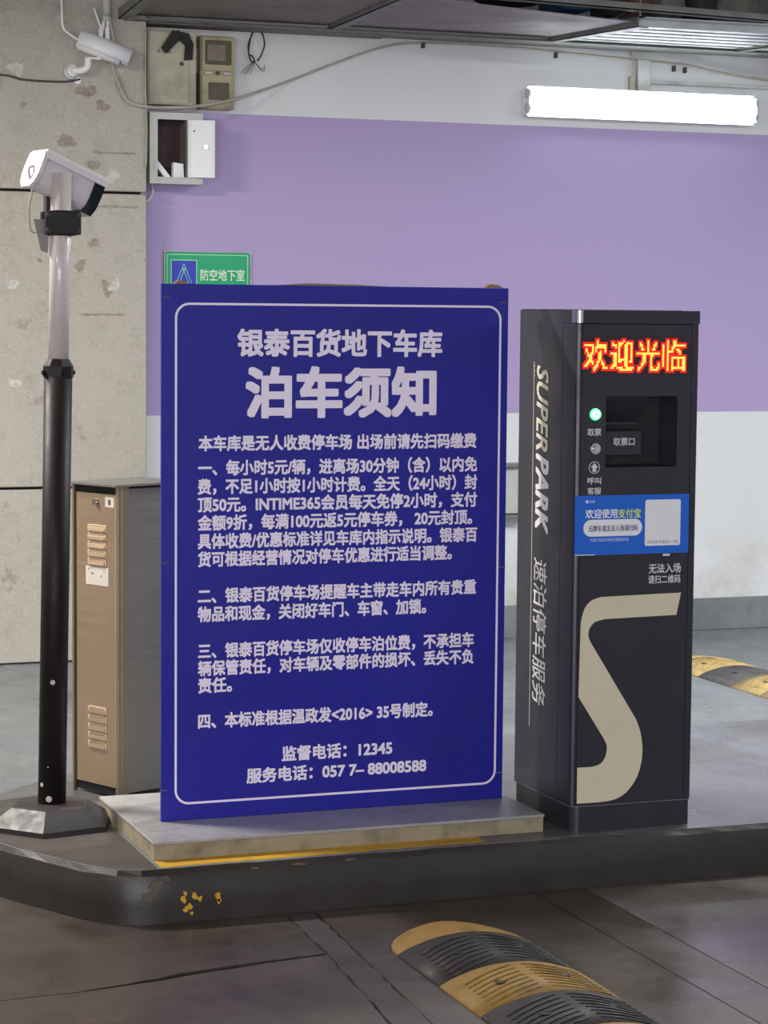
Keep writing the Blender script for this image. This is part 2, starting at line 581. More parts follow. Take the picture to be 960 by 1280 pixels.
# ---- walls
wall_back = struct('wall_back', box(N(), (2.6, 10.25, 0.0), (14, 10.6, 3.3)), M['wall'])
wall_left = struct('wall_left', box(N(), (-8, 10.13, 0.0), (2.58, 10.6, 3.3)), M['gap'])
zj = [0.0, 0.780, 2.083, 3.3]
for z0, z1 in zip(zj, zj[1:]):
    for xa, xb in ((-8, -1.2), (-1.196, 2.6)):
        obj('concrete_panel', box(N(), (xa, 10.1, z0 + 0.006), (xb, 10.14, z1 - 0.006), 0.004), M['concrete'], wall_left)
# returning corner of the concrete
struct('wall_corner', box(N(), (2.581, 10.141, 0), (2.599, 10.249, 3.3)), M['concrete'])
def blob(px, pz, rx, rz, n_=28):
    ph = [random.uniform(0, 6.28) for _ in range(4)]
    out = []
    for t in range(n_):
        a = 2 * PI * t / n_
        k_ = 0.82 + 0.16 * math.sin(2 * a + ph[0]) + 0.12 * math.sin(3 * a + ph[1]) + 0.08 * math.sin(5 * a + ph[2]) + 0.05 * math.sin(9 * a + ph[3])
        out.append((px + rx * k_ * math.cos(a), pz + rz * k_ * math.sin(a)))
    return out


for px, pz, r in ((2.019, 2.603, .034), (2.462, 2.599, .028), (2.447, 2.159, .034), (2.454, 1.674, .030), (1.997, 1.675, .028), (2.01, 1.24, .026)):
    bm = N()
    pts = [(px + (a_ - px) * .9, pz + (b_ - pz) * .9) for a_, b_ in blob(px, pz, r * 1.2, r * 1.2)]
    prism(bm, pts, 'y', 10.0985, 10.101)
    obj('mortar_plug', bm, M['plug'], wall_left)
for px, pz, rx, rz in ((2.42, 1.66, .028, .045), (2.30, 1.76, .03, .03), (2.36, 1.86, .03, .022), (2.24, 2.30, .06, .028), (2.36, 2.20, .032, .03), (2.40, 2.46, .035, .03), (2.05, 2.45, .018, .014), (2.12, 1.78, .014, .01), (2.33, 2.52, .05, .035)):
    bm = N()
    pts = blob(px, pz, rx, rz)
    prism(bm, pts, 'y', 10.0992, 10.101)
    obj('rough_patch', bm, M['stain'], wall_left)
for z, xa, xb in ((2.255, 2.36, 2.55), (2.02, 2.30, 2.56), (1.545, 2.30, 2.50)):   # board marks of the formwork
    bm = N()
    k = 16
    up = [(xa + (xb - xa) * i / k, z + random.uniform(.003, .008)) for i in range(k + 1)]
    dn = [(xb - (xb - xa) * i / k, z - random.uniform(.002, .006)) for i in range(k + 1)]
    prism(bm, up + dn, 'y', 10.0994, 10.101)
    obj('board_mark', bm, M['stain'], wall_left)
struct('baseboard_back', box(N(), (2.6, 10.238, 0.0), (14, 10.252, 0.159), 0.002), M['skirting'])
ceiling = struct('ceiling', box(N(), (-8, -6, 3.3), (14, 10.6, 3.5)), M['ceil'])
struct('wall_right', box(N(), (13.7, -6, 0), (14, 10.25, 3.3)), M['wall'])

# ---- kerbed island
nose = [(3.0, 5.64), (1.50, 5.640), (1.44, 5.642), (1.38, 5.668), (1.31, 5.745), (1.245, 5.865), (1.18, 5.985), (1.12, 6.13), (1.085, 6.30), (1.10, 6.45), (1.19, 6.62), (1.36, 6.80), (1.62, 7.02), (2.05, 7.14), (3.0, 7.18)]


def island_poly(off=0.0, x_end=9.0):
    pts = [(x_end, 5.64 + off)]
    for x, y in nose[1:-1]:
        c = Vector((1.9, 6.4))
        v = Vector((x, y))
        if y < 5.66:
            pts.append((x, y + off))
        else:
            pts.append(tuple(v - (v - c).normalized() * off))
    pts.append((x_end, 7.18 - off))
    return pts


def dense(pts, step=0.05, jit=0.0022, keep=4.0):
    out = []
    for i in range(len(pts)):
        a, b = Vector(pts[i]), Vector(pts[(i + 1) % len(pts)])
        k = max(1, int((b - a).length / step))
        if (b - a).length > 6 and a.y > 7:
            k = 1
        for j in range(k):
            p = a.lerp(b, j / k)
            out.append((p.x, p.y + (random.uniform(-jit, jit) if j else 0)))
    return out


base = dense(island_poly(0.0))
bm = N()
n = len(base)
lv = []
for off, z in ((0.0, -0.02), (0.0, 0.05), (0.0, 0.128), (0.012, 0.14)):
    ring = []
    for x, y in base:
        if y < 5.66:
            q = (x, y + off + (random.uniform(-.002, .002) if z > 0.1 else 0))
        elif y > 7.1:
            q = (x, y - off)
        else:
            d = (Vector((x, y)) - Vector((1.9, 6.4))).normalized() * off
            q = (x - d.x, y - d.y)
        ring.append(bm.verts.new((q[0], q[1], z + (random.uniform(-.003, .001) if z > 0.1 and off == 0.0 else 0))))
    lv.append(ring)
for a, b in zip(lv, lv[1:]):
    for i in range(n):
        f = bm.faces.new((a[i], a[(i + 1) % n], b[(i + 1) % n], b[i]))
        f.smooth = a is not lv[2]
island = obj('kerb_island', bm, M['kerb'], kind='structure')
bm = N()
tp = []
for x, y in base:
    if y < 5.66: tp.append((x, y + 0.0115))
    elif y > 7.1: tp.append((x, y - 0.0115))
    else:
        d = (Vector((x, y)) - Vector((1.9, 6.4))).normalized() * 0.0115
        tp.append((x - d.x, y - d.y))
prism(bm, tp, 'z', 0.10, 0.1402)
bmesh.ops.triangulate(bm, faces=[f for f in bm.faces if len(f.verts) > 4])
obj('island_top', bm, M['island_top'], island)
# dark screed on the nose, left of the plinth slab
bm = N()
prism(bm, [(1.485, 5.655), (1.44, 5.66), (1.385, 5.685), (1.325, 5.76), (1.26, 5.88), (1.195, 5.995), (1.137, 6.14), (1.103, 6.30), (1.118, 6.44), (1.24, 6.60), (1.44, 6.66), (1.49, 6.4)], 'z', 0.139, 0.1409)
obj('dark_screed', bm, M['island_dark'], island)
# yellow line between the plinth slab and the kerb edge
bm = N()
k = 40
up = [(1.497 + (2.40 - 1.497) * i / k, 5.745) for i in range(k + 1)]
dn = [(2.40 - (2.40 - 1.497) * i / k, 5.664 + 0.018 * (1 - i / k) + random.uniform(-.004, .004)) for i in range(k + 1)]
prism(bm, up + dn, 'z', 0.1395, 0.1412)
obj('yellow_line', bm, M['yellow_paint'], island)


def fleck(x, z, r, seed, mat, n_=11, y=5.6385, sx=1.0):
    rd = random.Random(seed)
    pts = blob(x, z, r * sx, r)
    return prism(N(), pts, 'y', y, y + 0.004)


for i, (x, z, r) in enumerate(((1.548, .060, .011), (1.566, .040, .009), (1.553, .075, .007), (1.578, .066, .011), (1.592, .058, .008), (1.640, .060, .012), (1.643, .048, .008), (1.555, .034, .010), (1.570, .022, .006))):
    obj('paint_fleck', fleck(x, z, r, i, M['yellow_paint'], sx=.8, y=5.6372), M['yellow_paint'], island)
for i, (x, z, r, s) in enumerate(((1.475, .098, .02, 1.2), (1.455, .072, .015, 1.0), (1.50, .118, .008, 2), (1.86, .128, .004, 5), (2.00, .130, .003, 7), (1.74, .126, .003, 4))):
    obj('chipped_edge', fleck(x, z, r, 40 + i, M['kerb_chip'], sx=s, y=5.6365), M['kerb_chip'], island)

# ================================================================== PLINTH SLAB
pl = thing('plinth_slab', 'grey stone slab with cement edge lying under the blue notice board', 'slab', (1.497, 5.739, 0.141))
bm = box(N(), (0, 0, 0), (1.10, 0.60, 0.040))
obj('cement_bed', bm, M['slab_edge'], pl)
obj('stone_top', box(N(), (-0.003, -0.004, 0.040), (1.103, 0.604, 0.049), 0.002), M['slab_top'], pl)

# ================================================================== BLUE NOTICE BOARD
bd = thing('notice_board', 'large blue notice board with white Chinese parking rules standing on a slab', 'notice board', (1.576, 5.965, 0.190))
obj('face_panel', box(N(), (0, 0, 0), (0.995, 0.012, 1.440), 0.0015), M['blue'], bd)
for x in (0.07, 0.49, 0.90):
    obj('timber_post', box(N(), (x - 0.015, 0.012, 0.0), (x + 0.03, 0.045, 1.436), 0.002), M['wood'], bd)
for z in (0.03, 0.72, 1.37):
    obj('timber_rail', box(N(), (0.055, 0.0455, z), (0.955, 0.07, z + 0.05), 0.002), M['wood'], bd)
for x in (0.20, 0.80):
    bm = N()
    cyl(bm, (x, 0.08, 0.85), (x, 0.30, 0.002), 0.014, n=8)
    obj('back_strut', bm, M['wood'], bd)
for x, w, h in ((0.035, .045, .009), (0.925, .06, .010), (0.30, .36, .005)):
    bm = N()
    prism(bm, [(x, 1.439), (x + w * .3, 1.441 + h), (x + w * .7, 1.440 + h * .8), (x + w, 1.439)], 'y', 0.006, 0.030)
    obj('torn_edge', bm, M['wood'], bd, 'splintered timber scrap on top edge')
# slits where fixings tore the sheet
for x, z, s in ((0.012, 1.405, 1), (0.975, 1.40, 1), (0.006, .70, 1), (0.985, .66, 1), (0.006, .085, 1), (0.985, .075, 1)):
    obj('fixing_hole', box(N(), (x - 0.010, -0.0008, z - 0.0018), (x + 0.010, 0.002, z + 0.0018)), M['ink'], bd)
bm = N()
ring_prism(bm, rrect(0.0365, 0.0435, 0.974, 1.391, 0.040, 8), rrect(0.0425, 0.0495, 0.968, 1.385, 0.034, 8), 'y', -0.0010, 0.002)
obj('white_border', bm, M['board_text'], bd)
T = M['board_text']
lettering('银泰百货地下车库', 0.2081, 0.7974, 1.2842, 0.072, T, bd, bold=0.034, name='title')
lettering('泊车须知', 0.2308, 0.7818, 1.1496, 0.134, T, bd, bold=0.040, name='title')
BODY = [('本车库是无人收费停车场 出场前请先扫码缴费', 0.1014, 0.9029, 1.0162),
        ('一、每小时5元/辆，进离场30分钟（含）以内免', 0.1005, 0.9059, 0.9505),
        ('费，不足1小时按1小时计费。全天（24小时）封', 0.0994, 0.9065, 0.9004),
        ('顶50元。INTIME365会员每天免停2小时，支付', 0.0995, 0.9071, 0.8520),
        ('金额9折，每满100元返5元停车券， 20元封顶。', 0.0996, 0.8926, 0.8031),
        ('具体收费/优惠标准详见车库内指示说明。银泰百', 0.0997, 0.9084, 0.7538),
        ('货可根据经营情况对停车优惠进行适当调整。', 0.0998, 0.8329, 0.7054),
        ('二、银泰百货停车场提醒车主带走车内所有贵重', 0.1000, 0.9069, 0.6066),
        ('物品和现金，关闭好车门、车窗、加锁。', 0.1000, 0.7577, 0.5570),
        ('三、银泰百货停车场仅收停车泊位费，不承担车', 0.1011, 0.9023, 0.4576),
        ('辆保管责任，对车辆及零部件的损坏、丢失不负', 0.1012, 0.9017, 0.4104),
        ('责任。', 0.1013, 0.1964, 0.3640),
        ('四、本标准根据温政发<2016> 35号制定。', 0.1015, 0.7802, 0.2669),
        ('监督电话：12345', 0.3383, 0.6607, 0.1649),
        ('服务电话：057 7– 88008588', 0.2382, 0.7627, 0.1098)]
for s, xa, xb, zc in BODY:
    lettering(s, xa, xb, zc, 0.0405, T, bd, bold=0.034, name='text_line')

# ================================================================== TICKET MACHINE
KW, KD, KH = 0.366, 0.385, 1.430
kx = thing('ticket_machine', 'tall dark grey parking ticket machine with red glowing display and cream S', 'ticket machine', (2.663, 5.704, 0.1402))


def corner_plan(x0, y0, x1, y1, r, k=6):
    """plan outline with the front-left corner rounded"""
    pts = [(x1, y0), (x1, y1), (x0, y1)]
    for j in range(k + 1):
        t = math.radians(180 + 90 * j / k)
        pts.append((x0 + r + r * math.cos(t), y0 + r + r * math.sin(t)))
    return pts


obj('plinth', prism(N(), corner_plan(0.004, 0.004, KW - 0.003, KD - 0.004, 0.03), 'z', 0, 0.070), M['gunmetal'], kx)
obj('seam_line', prism(N(), corner_plan(-0.001, -0.001, KW, KD, 0.03), 'z', 0.070, 0.0725), M['seam'], kx)
# cut body around the ticket recess: left block, right block, top, bottom, back
RX0, RX1, RZ0, RZ1, RD = 0.0870, 0.3040, 1.004, 1.197, 0.11
bm = N()
prism(bm, corner_plan(0.0, 0.003, KW - 0.02, KD, 0.012), 'z', 0.0725, RZ0)
prism(bm, corner_plan(0.0, 0.003, KW - 0.02, KD, 0.012), 'z', RZ1, 1.392)
prism(bm, corner_plan(0.0, 0.003, RX0, KD, 0.012), 'z', RZ0, RZ1)
box(bm, (RX1, 0.003, RZ0), (KW - 0.02, KD, RZ1))
box(bm, (RX0, RD, RZ0), (RX1, KD, RZ1))
obj('body', bm, M['gunmetal'], kx)
obj('side_panel', box(N(), (-0.0025, 0.091, 0.0735), (0.002, KD - 0.002, KH), 0.0008), M['gunmetal_side'], kx)
obj('corner_trim', prism(N(), [(-0.002, 0.0885), (-0.002, 0.012), (0.001, 0.003), (0.008, 0.0), (0.0125, 0.0), (0.0125, 0.004), (0.004, 0.014), (0.002, 0.0885)], 'z', 0.0735, 1.394), M['gunmetal'], kx)
bm = box(N(), (KW - 0.019, 0.0, 0.0735), (KW, KD, KH - 0.003), 0.002)
obj('side_trim', bm, M['gunmetal'], kx)
bm = prism(N(), corner_plan(-0.004, -0.006, KW - 0.0005, 0.090, 0.012), 'z', 1.395, 1.4305)
obj('top_cap', bm, M['gunmetal'], kx)
obj('top_cover', box(N(), (0.0, 0.0905, 1.392), (KW - 0.001, KD, 1.4325), 0.003), M['gunmetal'], kx)
obj('cap_corner', prism(N(), corner_plan(-0.0045, -0.0068, 0.012, 0.03, 0.011), 'z', 1.396, 1.4295), M['chrome'], kx, 'polished metal corner of top cap')
# front panel with the opening
fy = -0.0005
bm = N()
fx0, fx1 = 0.0165, 0.3445
r_ = 0.008
ring_prism(bm, [p for p in rrect(fx0, 0.974, fx1, 1.232, 0.0005)], [p for p in rrect(RX0, RZ0, RX1, RZ1, r_)], 'y', fy, 0.0028)
box(bm, (fx0, fy, 0.0735), (fx1, 0.0028, 0.974))
box(bm, (fx0, fy, 1.232), (fx1, 0.0028, 1.3925))
front = obj('front_panel', bm, M['gunmetal'], kx)
# recess lining and the stepped ticket mouth
bm = N()
box(bm, (RX0 + .0005, RD - 0.002, RZ0 + .0005), (RX1 - .0005, RD - 0.0005, RZ1 - .0005))
obj('recess_back', bm, M['recess'], kx)
bm = N()
prism(bm, [(0.0, RZ1 - 0.001), (0.108, RZ1 - 0.001), (0.108, 1.120), (0.060, 1.118), (0.060, 1.1235)], 'x', RX0 + 0.001, 0.212)
obj('sloped_hood', bm, M['gunmetal'], kx)
bm = box(N(), (RX0 + 0.001, 0.030, 1.034), (0.212, 0.108, 1.102), 0.002)
mouth = obj('ticket_mouth', bm, M['gunmetal'], kx)
lettering('取票口', 0.1253, 0.1896, 1.0718, 0.021, M['kiosk_text'], mouth, y=0.0298, bold=0.012)
# LED display
bm = box(N(), (0.0165, -0.0009, 1.258), (0.336, 0.0, 1.362), 0.0003)
disp = obj('led_display', bm, M['led_panel'], kx, 'dark red window behind glowing dots')


def led_cells(ch, G=16, bold=0.004):
    v, tr = glyph_mesh(ch, bold)
    xs = [p[0] for p in v]; ys = [p[1] for p in v]
    ax, bx, ay, by = min(xs), max(xs), min(ys), max(ys)
    tri = [(v[a], v[b], v[c]) for a, b, c in tr]

    def inside(x, y):
        for (x1, y1), (x2, y2), (x3, y3) in tri:
            d1 = (x - x2) * (y1 - y2) - (x1 - x2) * (y - y2)
            d2 = (x - x3) * (y2 - y3) - (x2 - x3) * (y - y3)
            d3 = (x - x1) * (y3 - y1) - (x3 - x1) * (y - y1)
            if not ((d1 < 0 or d2 < 0 or d3 < 0) and (d1 > 0 or d2 > 0 or d3 > 0)):
                return True
        return False
    cells = []
    for i in range(G):
        for j in range(G):
            c = sum(inside(ax + (bx - ax) * (i + (a + .5) / 3) / G, ay + (by - ay) * (j + (b + .5) / 3) / G) for a in range(3) for b in range(3))
            if c >= 5:
                cells.append((i, j))
    return cells


for q, ch in enumerate('欢迎光临'):
    bm = N()
    xa = 0.0190 + q * 0.0785
    p_ = 0.0720 / 15.5
    ph = 0.0860 / 15.5
    cells = led_cells(ch, 15)
    for i, j in cells:
        cx, cz = xa + (i + .5) * p_, 1.2665 + (j + .5) * ph
        box(bm, (cx - p_ * .46, -0.0030, cz - ph * .46), (cx + p_ * .46, -0.0009, cz + ph * .46))
    lc_ = obj('led_character', bm, M['led'], disp)
    bm = N()  # glow around the character, built as widened emissive squares
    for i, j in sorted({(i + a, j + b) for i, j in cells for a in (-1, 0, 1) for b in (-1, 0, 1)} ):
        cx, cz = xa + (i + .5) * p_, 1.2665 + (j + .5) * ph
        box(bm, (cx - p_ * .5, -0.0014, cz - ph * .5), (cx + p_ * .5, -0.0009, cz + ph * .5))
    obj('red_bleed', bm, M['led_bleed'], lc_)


def button(x, z, r, mat_core, mat_ring, name, label):
    bm = N(); cyl(bm, (x, 0.0, z), (x, -0.006, z), r, r * 0.9, 28)
    b = obj(name, bm, mat_ring, kx, label)
    bm = N(); cyl(bm, (x, -0.006, z), (x, -0.009, z), r * 0.62, r * 0.55, 24)
    obj('button_cap', bm, mat_core, b)
    bm = N(); cyl(bm, (x, -0.009, z), (x, -0.0098, z), r * 0.30, r * 0.28, 20)
    obj('button_centre', bm, mat_ring, b)


button(0.0553, 1.1489, 0.0165, M['green_core'], M['green_led'], 'ticket_button', 'green glowing round push button')
button(0.0560, 1.0555, 0.0165, M['chrome'], M['chrome'], 'call_button', 'round steel push button')
KT = M['kiosk_text']
lettering('取票', 0.0325, 0.0735, 1.1001, 0.0195, KT, kx, y=fy, bold=0.014)
lettering('呼叫', 0.0344, 0.0755, 0.9677, 0.0180, KT, kx, y=fy, bold=0.014)
lettering('客服', 0.0349, 0.0760, 0.9400, 0.0180, KT, kx, y=fy, bold=0.014)
bm = N()
circ = lambda x, z, r, k=32: [(x + r * math.cos(2 * PI * i / k), z + r * math.sin(2 * PI * i / k)) for i in range(k)]
ring_prism(bm, circ(.055, 1.0041, .0165), circ(.055, 1.0041, .0148), 'y', fy - .0008, fy + .001)
prism(bm, [(.055, 1.0165), (.0665, 1.0040), (.0605, 1.0040), (.0605, .9925), (.0495, .9925), (.0495, 1.0040), (.0435, 1.0040)], 'y', fy - .0008, fy + .001)
obj('arrow_symbol', bm, KT, kx, 'white arrow in a ring pointing up')
# small slots under the recess
for xa in (0.098, 0.176, 0.255):
    obj('slot', box(N(), (xa, fy - .0004, 0.9862), (xa + 0.022, fy + .001, 0.9882)), M['dark_gap'], kx)
# blue payment sticker
bm = N(); prism(bm, rrect(-0.0015, 0.7648, 0.3440, 0.9281, 0.002, 2), 'y', fy - .0035, fy - .0002)
st = obj('payment_sticker', bm, M['sticker'], kx, 'bright blue payment sticker')
sy = fy - .0035
lettering('欢迎使用', 0.0287, 0.1247, 0.8778, 0.0245, M['sticker_white'], st, y=sy, bold=0.022)
lettering('支付宝', 0.1265, 0.1955, 0.8771, 0.0245, M['sticker_yellow'], st, y=sy, bold=0.022)
obj('rounded_label', prism(N(), rrect(0.0237, 0.8162, 0.2003, 0.8621, 0.022, 8), 'y', sy - .0005, sy), M['sticker_white'], st)
lettering('无牌车或无法入场请扫码', 0.0377, 0.1862, 0.8375, 0.0165, M['sticker_ink'], st, y=sy - .0005, bold=0.008)
lettering('*车牌识别成功车辆无需重复扫码', 0.0421, 0.1602, 0.8062, 0.0088, M['sticker_pale'], st, y=sy, bold=0.0)
obj('white_card', prism(N(), rrect(0.2096, 0.7866, 0.3179, 0.9135, 0.005, 4), 'y', sy - .0005, sy), M['sticker_white'], st)
lettering('打开支付宝[扫一扫]', 0.217, 0.310, 0.7965, 0.0085, M['sticker_ink'], st, y=sy - .0005, bold=0.0)
lettering('支付宝', 0.0385, 0.0560, 0.9115, 0.0075, M['sticker_pale'], st, y=sy, bold=0.008)
obj('tiny_mark', prism(N(), rrect(0.0300, 0.9075, 0.0368, 0.9155, 0.002, 3), 'y', sy - .0004, sy), M['sticker_white'], st)
obj('curled_edge', box(N(), (-0.001, sy - .0006, 0.7652), (0.060, sy, 0.7674)), M['sticker_pale'], st)
obj('white_mark', box(N(), (0.2677, fy - .0008, 0.7570), (0.2888, fy, 0.7630)), KT, kx)
lettering('无法入场', 0.2249, 0.3235, 0.7223, 0.0255, KT, kx, y=fy, bold=0.020)
lettering('请扫二维码', 0.2236, 0.3227, 0.6921, 0.0225, KT, kx, y=fy, bold=0.014)
# cream S emblem
def arc(pts, k=5):
    return [(p.x, p.y) for p in spline([(a, b, 0) for a, b in pts], k)]


s_top = [(0.3255, 0.6535), (0.0812, 0.6495)]
s1 = arc([(0.0812, 0.6495), (0.0515, 0.6395), (0.0322, 0.6182), (0.0216, 0.5820)])
s2 = [(0.0180, 0.3763), (0.0945, 0.2600)]
s3 = arc([(0.0945, 0.2600), (0.1065, 0.2350), (0.1030, 0.2080), (0.0890, 0.1880), (0.0640, 0.1800)])
s4 = [(0.0176, 0.1801), (0.0178, 0.0805)]
s5 = arc([(0.0800, 0.0800), (0.1303, 0.0845), (0.1689, 0.1035), (0.1987, 0.1413), (0.2127, 0.1842), (0.2150, 0.2280), (0.2074, 0.2719), (0.1940, 0.3055)])
s6 = arc([(0.0535, 0.5233), (0.0452, 0.5420), (0.0475, 0.5626), (0.0640, 0.5806), (0.0952, 0.5881)])
poly = s_top + s1[1:] + s2 + s3[1:] + s4 + s5 + s6 + [(0.3128, 0.5918)]
bm = N()
prism(bm, poly, 'y', fy - .0010, fy + .001)
bmesh.ops.triangulate(bm, faces=[f for f in bm.faces if len(f.verts) > 4])
obj('emblem', bm, M['kiosk_cream'], kx, 'large cream letter S')
# lettering down the left side (reads downwards; runs from high z to low z, glyph tops toward -Y)
def side_place(zt, y0):
    return lambda u, w, d: (-0.0025 - d, y0 - w, zt - u)


def side_text(s, z_top, z_bot, y_near, y_far, bold, mat, shear, ref):
    yc, h = (y_near + y_far) / 2, abs(y_far - y_near)
    lettering(s, 0, z_top - z_bot, 0, h, mat, kx, bold=bold, shear=shear, ref=ref, place=side_place(z_top, yc), name='side_lettering')


side_text('SUPER', 1.277, 1.036, 0.180, 0.258, 0.020, M['kiosk_side_cream'], 0.32, 'E')
side_text('PARK', 1.030, 0.806, 0.170, 0.258, 0.036, M['kiosk_side_text'], 0.32, 'E')
side_text('速泊停车服务', 0.736, 0.318, 0.176, 0.262, 0.010, M['kiosk_side_text'], 0.12, '国')
obj('side_rule', box(N(), (-0.0033, 0.2785, 0.2512), (-0.002, 0.2815, 1.286)), M['kiosk_cream'], kx)
for i in range(3):
    obj('tiny_tick', box(N(), (-0.0033, 0.274, 1.243 + i * 0.014), (-0.002, 0.2765, 1.250 + i * 0.014)), M['kiosk_cream'], kx)

# ================================================================== STEEL CABINET
cang = math.radians(-65)           # direction of the door's width, from back-left corner to the near corner
cb = thing('steel_cabinet', 'brushed stainless steel cabinet with louvred door behind the black camera pole', 'cabinet', (1.59, 6.50, 0.1412), math.radians(25))
# local: near corner at origin; door faces -X, runs along +Y for 0.216; body runs along +X for 0.26
CW, CDp, CH = 0.216, 0.26, 0.918
bm = N()
box(bm, (0.010, 0.006, 0.012), (CDp, CW - 0.006, CH - 0.012), 0.002)
obj('body', bm, M['steel_body'], cb)
bm = N()
box(bm, (-0.002, 0.0, 0.0), (0.012, 0.012, CH - 0.006), 0.001)
box(bm, (-0.002, CW - 0.008, 0.0), (0.012, CW, CH - 0.006), 0.001)
box(bm, (0.0125, 0.0, 0.0), (0.040, 0.0055, CH - 0.006), 0.001)
obj('frame', bm, M['steel_frame'], cb)
bm = N()
prism(bm, [(-0.016, CH - 0.006), (CDp + 0.004, CH - 0.006), (CDp + 0.004, CH + 0.001), (-0.016, CH)], 'y', -0.006, CW + 0.006)
obj('lid', bm, M['steel_body'], cb)
obj('door_gap', box(N(), (0.0075, 0.0125, 0.006), (0.0095, CW - 0.0085, CH - 0.008)), M['dark_gap'], cb)
door = obj('door', box(N(), (0.0015, 0.0165, 0.032), (0.0072, CW - 0.018, CH - 0.030), 0.001), M['steel_door'], cb, 'warm brushed steel door with two sets of louvres')
for zz in [0.785 - 0.0245 * i for i in range(5)] + [0.250 - 0.0255 * i + 0.0 for i in range(5)]:
    bm = N()
    # pressed louvre: sloping blade open at the bottom
    y0, y1 = 0.063, 0.138
    prof = [(0.0015, zz + 0.011), (-0.0050, zz - 0.006), (-0.0050, zz - 0.008), (0.0015, zz - 0.006)]
    prism(bm, prof, 'y', y0, y1)
    obj('louvre', bm, M['steel_door'], door)
    bm = N()
    ring_prism(bm, [(0.0 + a, b) for a, b in rrect(y0 - .004, zz - 0.0095, y1 + .004, zz + 0.0120, 0.005, 3)], rrect(y0 - .0008, zz - 0.0065, y1 + .0008, zz + 0.0095, 0.003, 3), 'x', -0.0005, 0.002)
    obj('louvre_lip', bm, M['steel_lip'], door)
bm = N(); cyl(bm, (0.002, 0.103, 0.864), (-0.008, 0.103, 0.864), 0.010, 0.009, 20)
lock = obj('lock', bm, M['chrome'], door)
obj('label_plate', box(N(), (0.0006, 0.022, 0.851), (0.0016, 0.062, 0.881)), M['paper'], door)
obj('label_print', box(N(), (0.0002, 0.036, 0.858), (0.0008, 0.048, 0.873)), M['ink'], door)
bm = N(); box(bm, (0.0004, 0.047, 0.620), (0.0016, 0.152, 0.674))
obj('paper_notice', bm, M['paper'], door)
for i, (ya, za, ww) in enumerate(((0.135, 0.664, .004), (0.115, 0.651, .012), (0.078, 0.645, .006), (0.065, 0.660, .004))):
    obj('faded_print', box(N(), (0.0001, ya, za), (0.0006, ya + ww, za + 0.005)), M['ink'] if i == 0 else M['steel_door'], door)

# ================================================================== POLE WITH CAMERA
P0 = Vector((1.341, 6.257, 0.205)); P1 = Vector((1.383, 6.300, 1.935))
pole = thing('camera_pole', 'leaning black and pale metal pole holding a number plate camera', 'pole', (1.335, 6.25, 0.1412))
lerp = lambda t: P0.lerp(P1, t)
zt = lambda z: lerp((z - P0.z) / (P1.z - P0.z))
bm = N()
hexb = [(0.185 * math.cos(math.radians(a)), 0.185 * math.sin(math.radians(a))) for a in (12, 72, 132, 192, 252, 312)]
rings = []
for s, z in ((1.0, 0.0), (1.0, 0.014), (0.62, 0.058), (0.58, 0.060)):
    rings.append([bm.verts.new((x * s, y * s, z)) for x, y in hexb])
bm.faces.new(list(reversed(rings[0])))
for a, b in zip(rings, rings[1:]):
    for i in range(6):
        bm.faces.new((a[i], a[(i + 1) % 6], b[(i + 1) % 6], b[i]))
bm.faces.new(rings[-1])
obj('base', bm, M['base_grey'], pole, 'six-sided dark cast base')
bm = N(); cyl(bm, P0 + Vector((0, 0, -0.02)), zt(1.402), 0.0385, 0.0385, 32)
obj('lower_tube', bm, M['black_gloss'], pole, 'glossy black lower tube', world=True)
bm = N()
cyl(bm, zt(1.375), zt(1.405), 0.0425, 0.0425, 8)
cyl(bm, zt(1.405), zt(1.425), 0.0425, 0.031, 8)
obj('collar', bm, M['black_gloss'], pole, world=True)
for a in range(4):
    dv = Vector((math.cos(a * PI / 2 + .2), math.sin(a * PI / 2 + .2), 0))
    c = zt(1.388) + dv * 0.042
    bm = N(); cyl(bm, c, c + dv * 0.006, 0.007, n=10)
    obj('screw', bm, M['black_gloss'], pole, world=True)
bm = N(); cyl(bm, zt(1.40), zt(1.93), 0.0285, 0.0285, 32)
obj('upper_tube', bm, M['pole_white'], pole, 'pale aluminium upper tube', world=True)
# paint chips at the foot
for dz, da, r in ((0.012, -2.0, .009), (0.335, -1.85, .007), (0.10, -2.1, .002), (0.05, -2.6, .006)):
    c = zt(0.205 + dz)
    dv = Vector((math.cos(da), math.sin(da), 0))
    bm = N(); cyl(bm, c + dv * 0.0375, c + dv * 0.0392, r, n=9)
    obj('paint_chip', bm, M['plug'], pole, world=True)
# clamp
cz = 1.795
bm = N()
c = zt(cz)
box(bm, c + Vector((-0.050, -0.036, -0.032)), c + Vector((0.050, -0.022, 0.032)), 0.003)
box(bm, c + Vector((-0.050, 0.012, -0.032)), c + Vector((0.050, 0.036, 0.032)), 0.003)
cyl(bm, c - Vector((0, 0, 0.034)), c + Vector((0, 0, 0.034)), 0.036, n=16)
clamp = obj('clamp', bm, M['black_rubber'], pole, 'black bolted clamp', world=True)
for sx in (-1, 1):
    for sz in (-1, 1):
        p = c + Vector((sx * 0.041, -0.036, sz * 0.021))
        bm = N(); cyl(bm, p, p + Vector((0, -0.007, 0)), 0.0075, n=6)
        obj('bolt', bm, M['base_grey'], clamp, world=True)

# number plate camera (clamped to the pole, a thing of its own)
ac = Vector((1.392, 6.352, 1.905))
lc = thing('plate_camera', 'white hooded number plate camera clamped to the top of the pole', 'camera', tuple(ac))
ax = Vector((0.88, 0.20, -0.37)).normalized()          # lens direction
sd = ax.cross(Vector((0, 0, 1))).normalized()          # to the side facing the viewer
upv = sd.cross(ax).normalized()


def axp(a, s, u):
    return ax * a + sd * s + upv * u


